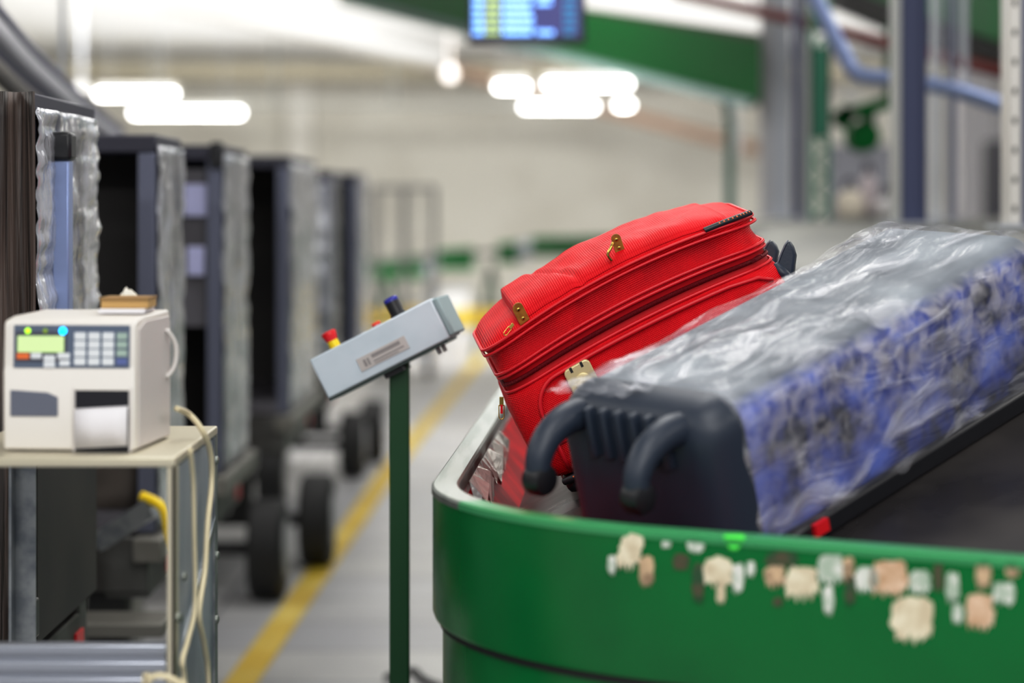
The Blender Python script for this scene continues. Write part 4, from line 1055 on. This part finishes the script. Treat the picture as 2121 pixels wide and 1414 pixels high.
# column, cabinets and bags beyond the carousel
t = thing('white_column', 'white building column at the far right behind the rails', 'column', (P(2022, 0, 24).x, 24, 0))
MB().bb((P(1986, 0, 24).x, 24, 0), (P(2060, 0, 24).x, 24.4, 4.21)).build('column_shaft', mat('column_white', S(226, 224, 226), .8), t, bevel=.01)
MB().bb((P(1980, 0, 24).x, 23.95, 0), (P(2066, 0, 24).x, 24.45, .15)).build('column_base', m_greyp, t)
t = thing('dark_cabinet', 'tall dark electrical cabinet right of the white column', 'cabinet', (P(2082, 0, 21).x, 21, 0))
MB().bb((P(2058, 0, 21).x, 21, 0), (P(2120, 0, 21).x, 21.5, P(0, 290, 21).z)).build('case', mat('cabinet_dark', S(58, 58, 70), .5), t, bevel=.01)
MB().bb((P(2064, 0, 21).x, 20.97, .1), (P(2112, 0, 21).x, 21, P(0, 300, 21).z)).build('door', mat('cabinet_door_dark', S(48, 48, 60), .45), t, bevel=.006)
t = thing('grey_cabinet', 'grey control cabinet between the lattice post and the slate blue post', 'cabinet', (P(1790, 0, 22).x, 22, 0))
MB().bb((P(1722, 0, 22).x, 22, 0), (P(1860, 0, 22).x, 22.5, P(0, 300, 22).z)).build('case', mat('cabinet_grey', S(150, 152, 162), .55), t, bevel=.01)
for xa_, xb_ in ((1726, 1789), (1793, 1856)): 
    d_ = MB().bb((P(xa_, 0, 22).x, 21.97, .1), (P(xb_, 0, 22).x, 22, P(0, 308, 22).z)).build('door', mat('cabinet_door_grey', S(162, 163, 172), .5), t, bevel=.006)
    MB().bb((P(xb_ - 8, 0, 22).x, 21.94, 1.1), (P(xb_ - 4, 0, 22).x, 21.97, 1.3)).build('handle', m_black, d_)
def sack(px, py, w, h, m, label, Yd=14.2):
    p = P(px, py, Yd); ww = w * Yd / F / 2; hh = h * Yd / F; z0 = 1.587
    t = thing('bag', label, 'bag', (p.x, Yd, z0), 'bags standing on the carousel cover')
    rs = []
    for k in range(9):
        f = k / 8; s_ = math.sqrt(max(.02, 1 - abs(2 * f - .8) ** 3 / 1.9))
        rs.append([Vector((p.x + ww * s_ * math.copysign(abs(math.cos(a__)) ** .6, math.cos(a__)) * (1 + .1 * nz(a__, f * 3, px)), Yd + .14 * s_ * math.copysign(abs(math.sin(a__)) ** .6, math.sin(a__)), z0 + hh * f)) for a__ in [2 * math.pi * j / 20 for j in range(20)]])
    MB().loft(rs, c0=True, c1=True).build('bag_body', m, t, smooth=True)
    zt2 = z0 + hh
    MB().tube(smooth_path([(p.x - ww * .4, Yd, zt2 - .02), (p.x - ww * .25, Yd, zt2 + .05), (p.x + ww * .25, Yd, zt2 + .05), (p.x + ww * .4, Yd, zt2 - .02)], 5), .01, 8).build('bag_handle', m_black, t, smooth=True)
sack(1760, 450, 56, 60, mat('bag_cream', S(216, 208, 194), .7), 'cream bag on the carousel cover right of the lattice post')
sack(1836, 450, 44, 44, mat('bag_white', S(206, 204, 206), .7), 'small pale bag on the carousel cover left of the slate blue post')
sack(1798, 420, 36, 92, mat('bag_rose', S(188, 178, 182), .7), 'taller rosy grey bag between the two pale bags on the cover', 14.52)

# ------------------------------------------------------------------ light
def area(loc, sx, sy, e, rot=(0, 0, 0), col=(1, .985, .955)):
    l = bpy.data.lights.new('area', 'AREA'); l.shape = 'RECTANGLE'; l.size = sx; l.size_y = sy; l.energy = e; l.color = col
    o = bpy.data.objects.new('area_light', l); o.location = loc; o.rotation_euler = rot; COL.objects.link(o)
for y, e in ((1.5, 66), (6.0, 70), (11, 84), (16.5, 120)):
    for x in (-4.5, 0.2, 4.8):
        area((x, y, 4.15), 1.6, 2.6, e)
area((0, 25.6, 4.1), 14, 1.0, 1500, (math.radians(66), 0, 0))  # unseen wide light added to brighten the back wall
for x in (-4.2, 0, 4.2):
    area((x, 33.0, 2.3), 4.0, 9.0, 88, (math.pi, 0, 0))  # unseen upward lights added to brighten the ceiling
for k, x in enumerate((-2.6, -1.2, .4, 1.6, 2.8)):
    area((x, -.6 - .3 * (k % 2), 3.3), 1.2, .08, 13, (math.radians(58), 0, math.radians(6 * x)))  # unseen strip lights behind the camera, added for glints on the wrap
area((1.2, -1.5, 3.6), 3.0, 1.6, 62, (math.radians(48), 0, math.radians(8)))
wd = bpy.data.worlds.new('world'); C.world = wd; wd.use_nodes = True
wd.node_tree.nodes['Background'].inputs['Color'].default_value = (.86, .9, 1, 1); wd.node_tree.nodes['Background'].inputs['Strength'].default_value = .3

# ------------------------------------------------------------------ camera
cam = bpy.data.cameras.new('camera'); co = bpy.data.objects.new('camera', cam); COL.objects.link(co); C.camera = co
cam.sensor_fit = 'HORIZONTAL'; cam.sensor_width = 36; cam.lens = F * 36 / 2121
cam.shift_x = 0; cam.shift_y = (HY - 707) / 2121
co.location = (0, 0, H); co.rotation_euler = (math.pi / 2, 0, 0)
cam.dof.use_dof = True; cam.dof.focus_distance = 4.74; cam.dof.aperture_fstop = 1.65
cam.clip_start = .05; cam.clip_end = 200
C.view_settings.view_transform = 'Standard'; C.view_settings.look = 'None'; C.view_settings.exposure = .08; C.view_settings.gamma = 1.

C.view_settings.use_curve_mapping = True
cm = C.view_settings.curve_mapping; c_ = cm.curves[3]
c_.points.new(.22, .185); c_.points.new(.72, .765)
cm.update()
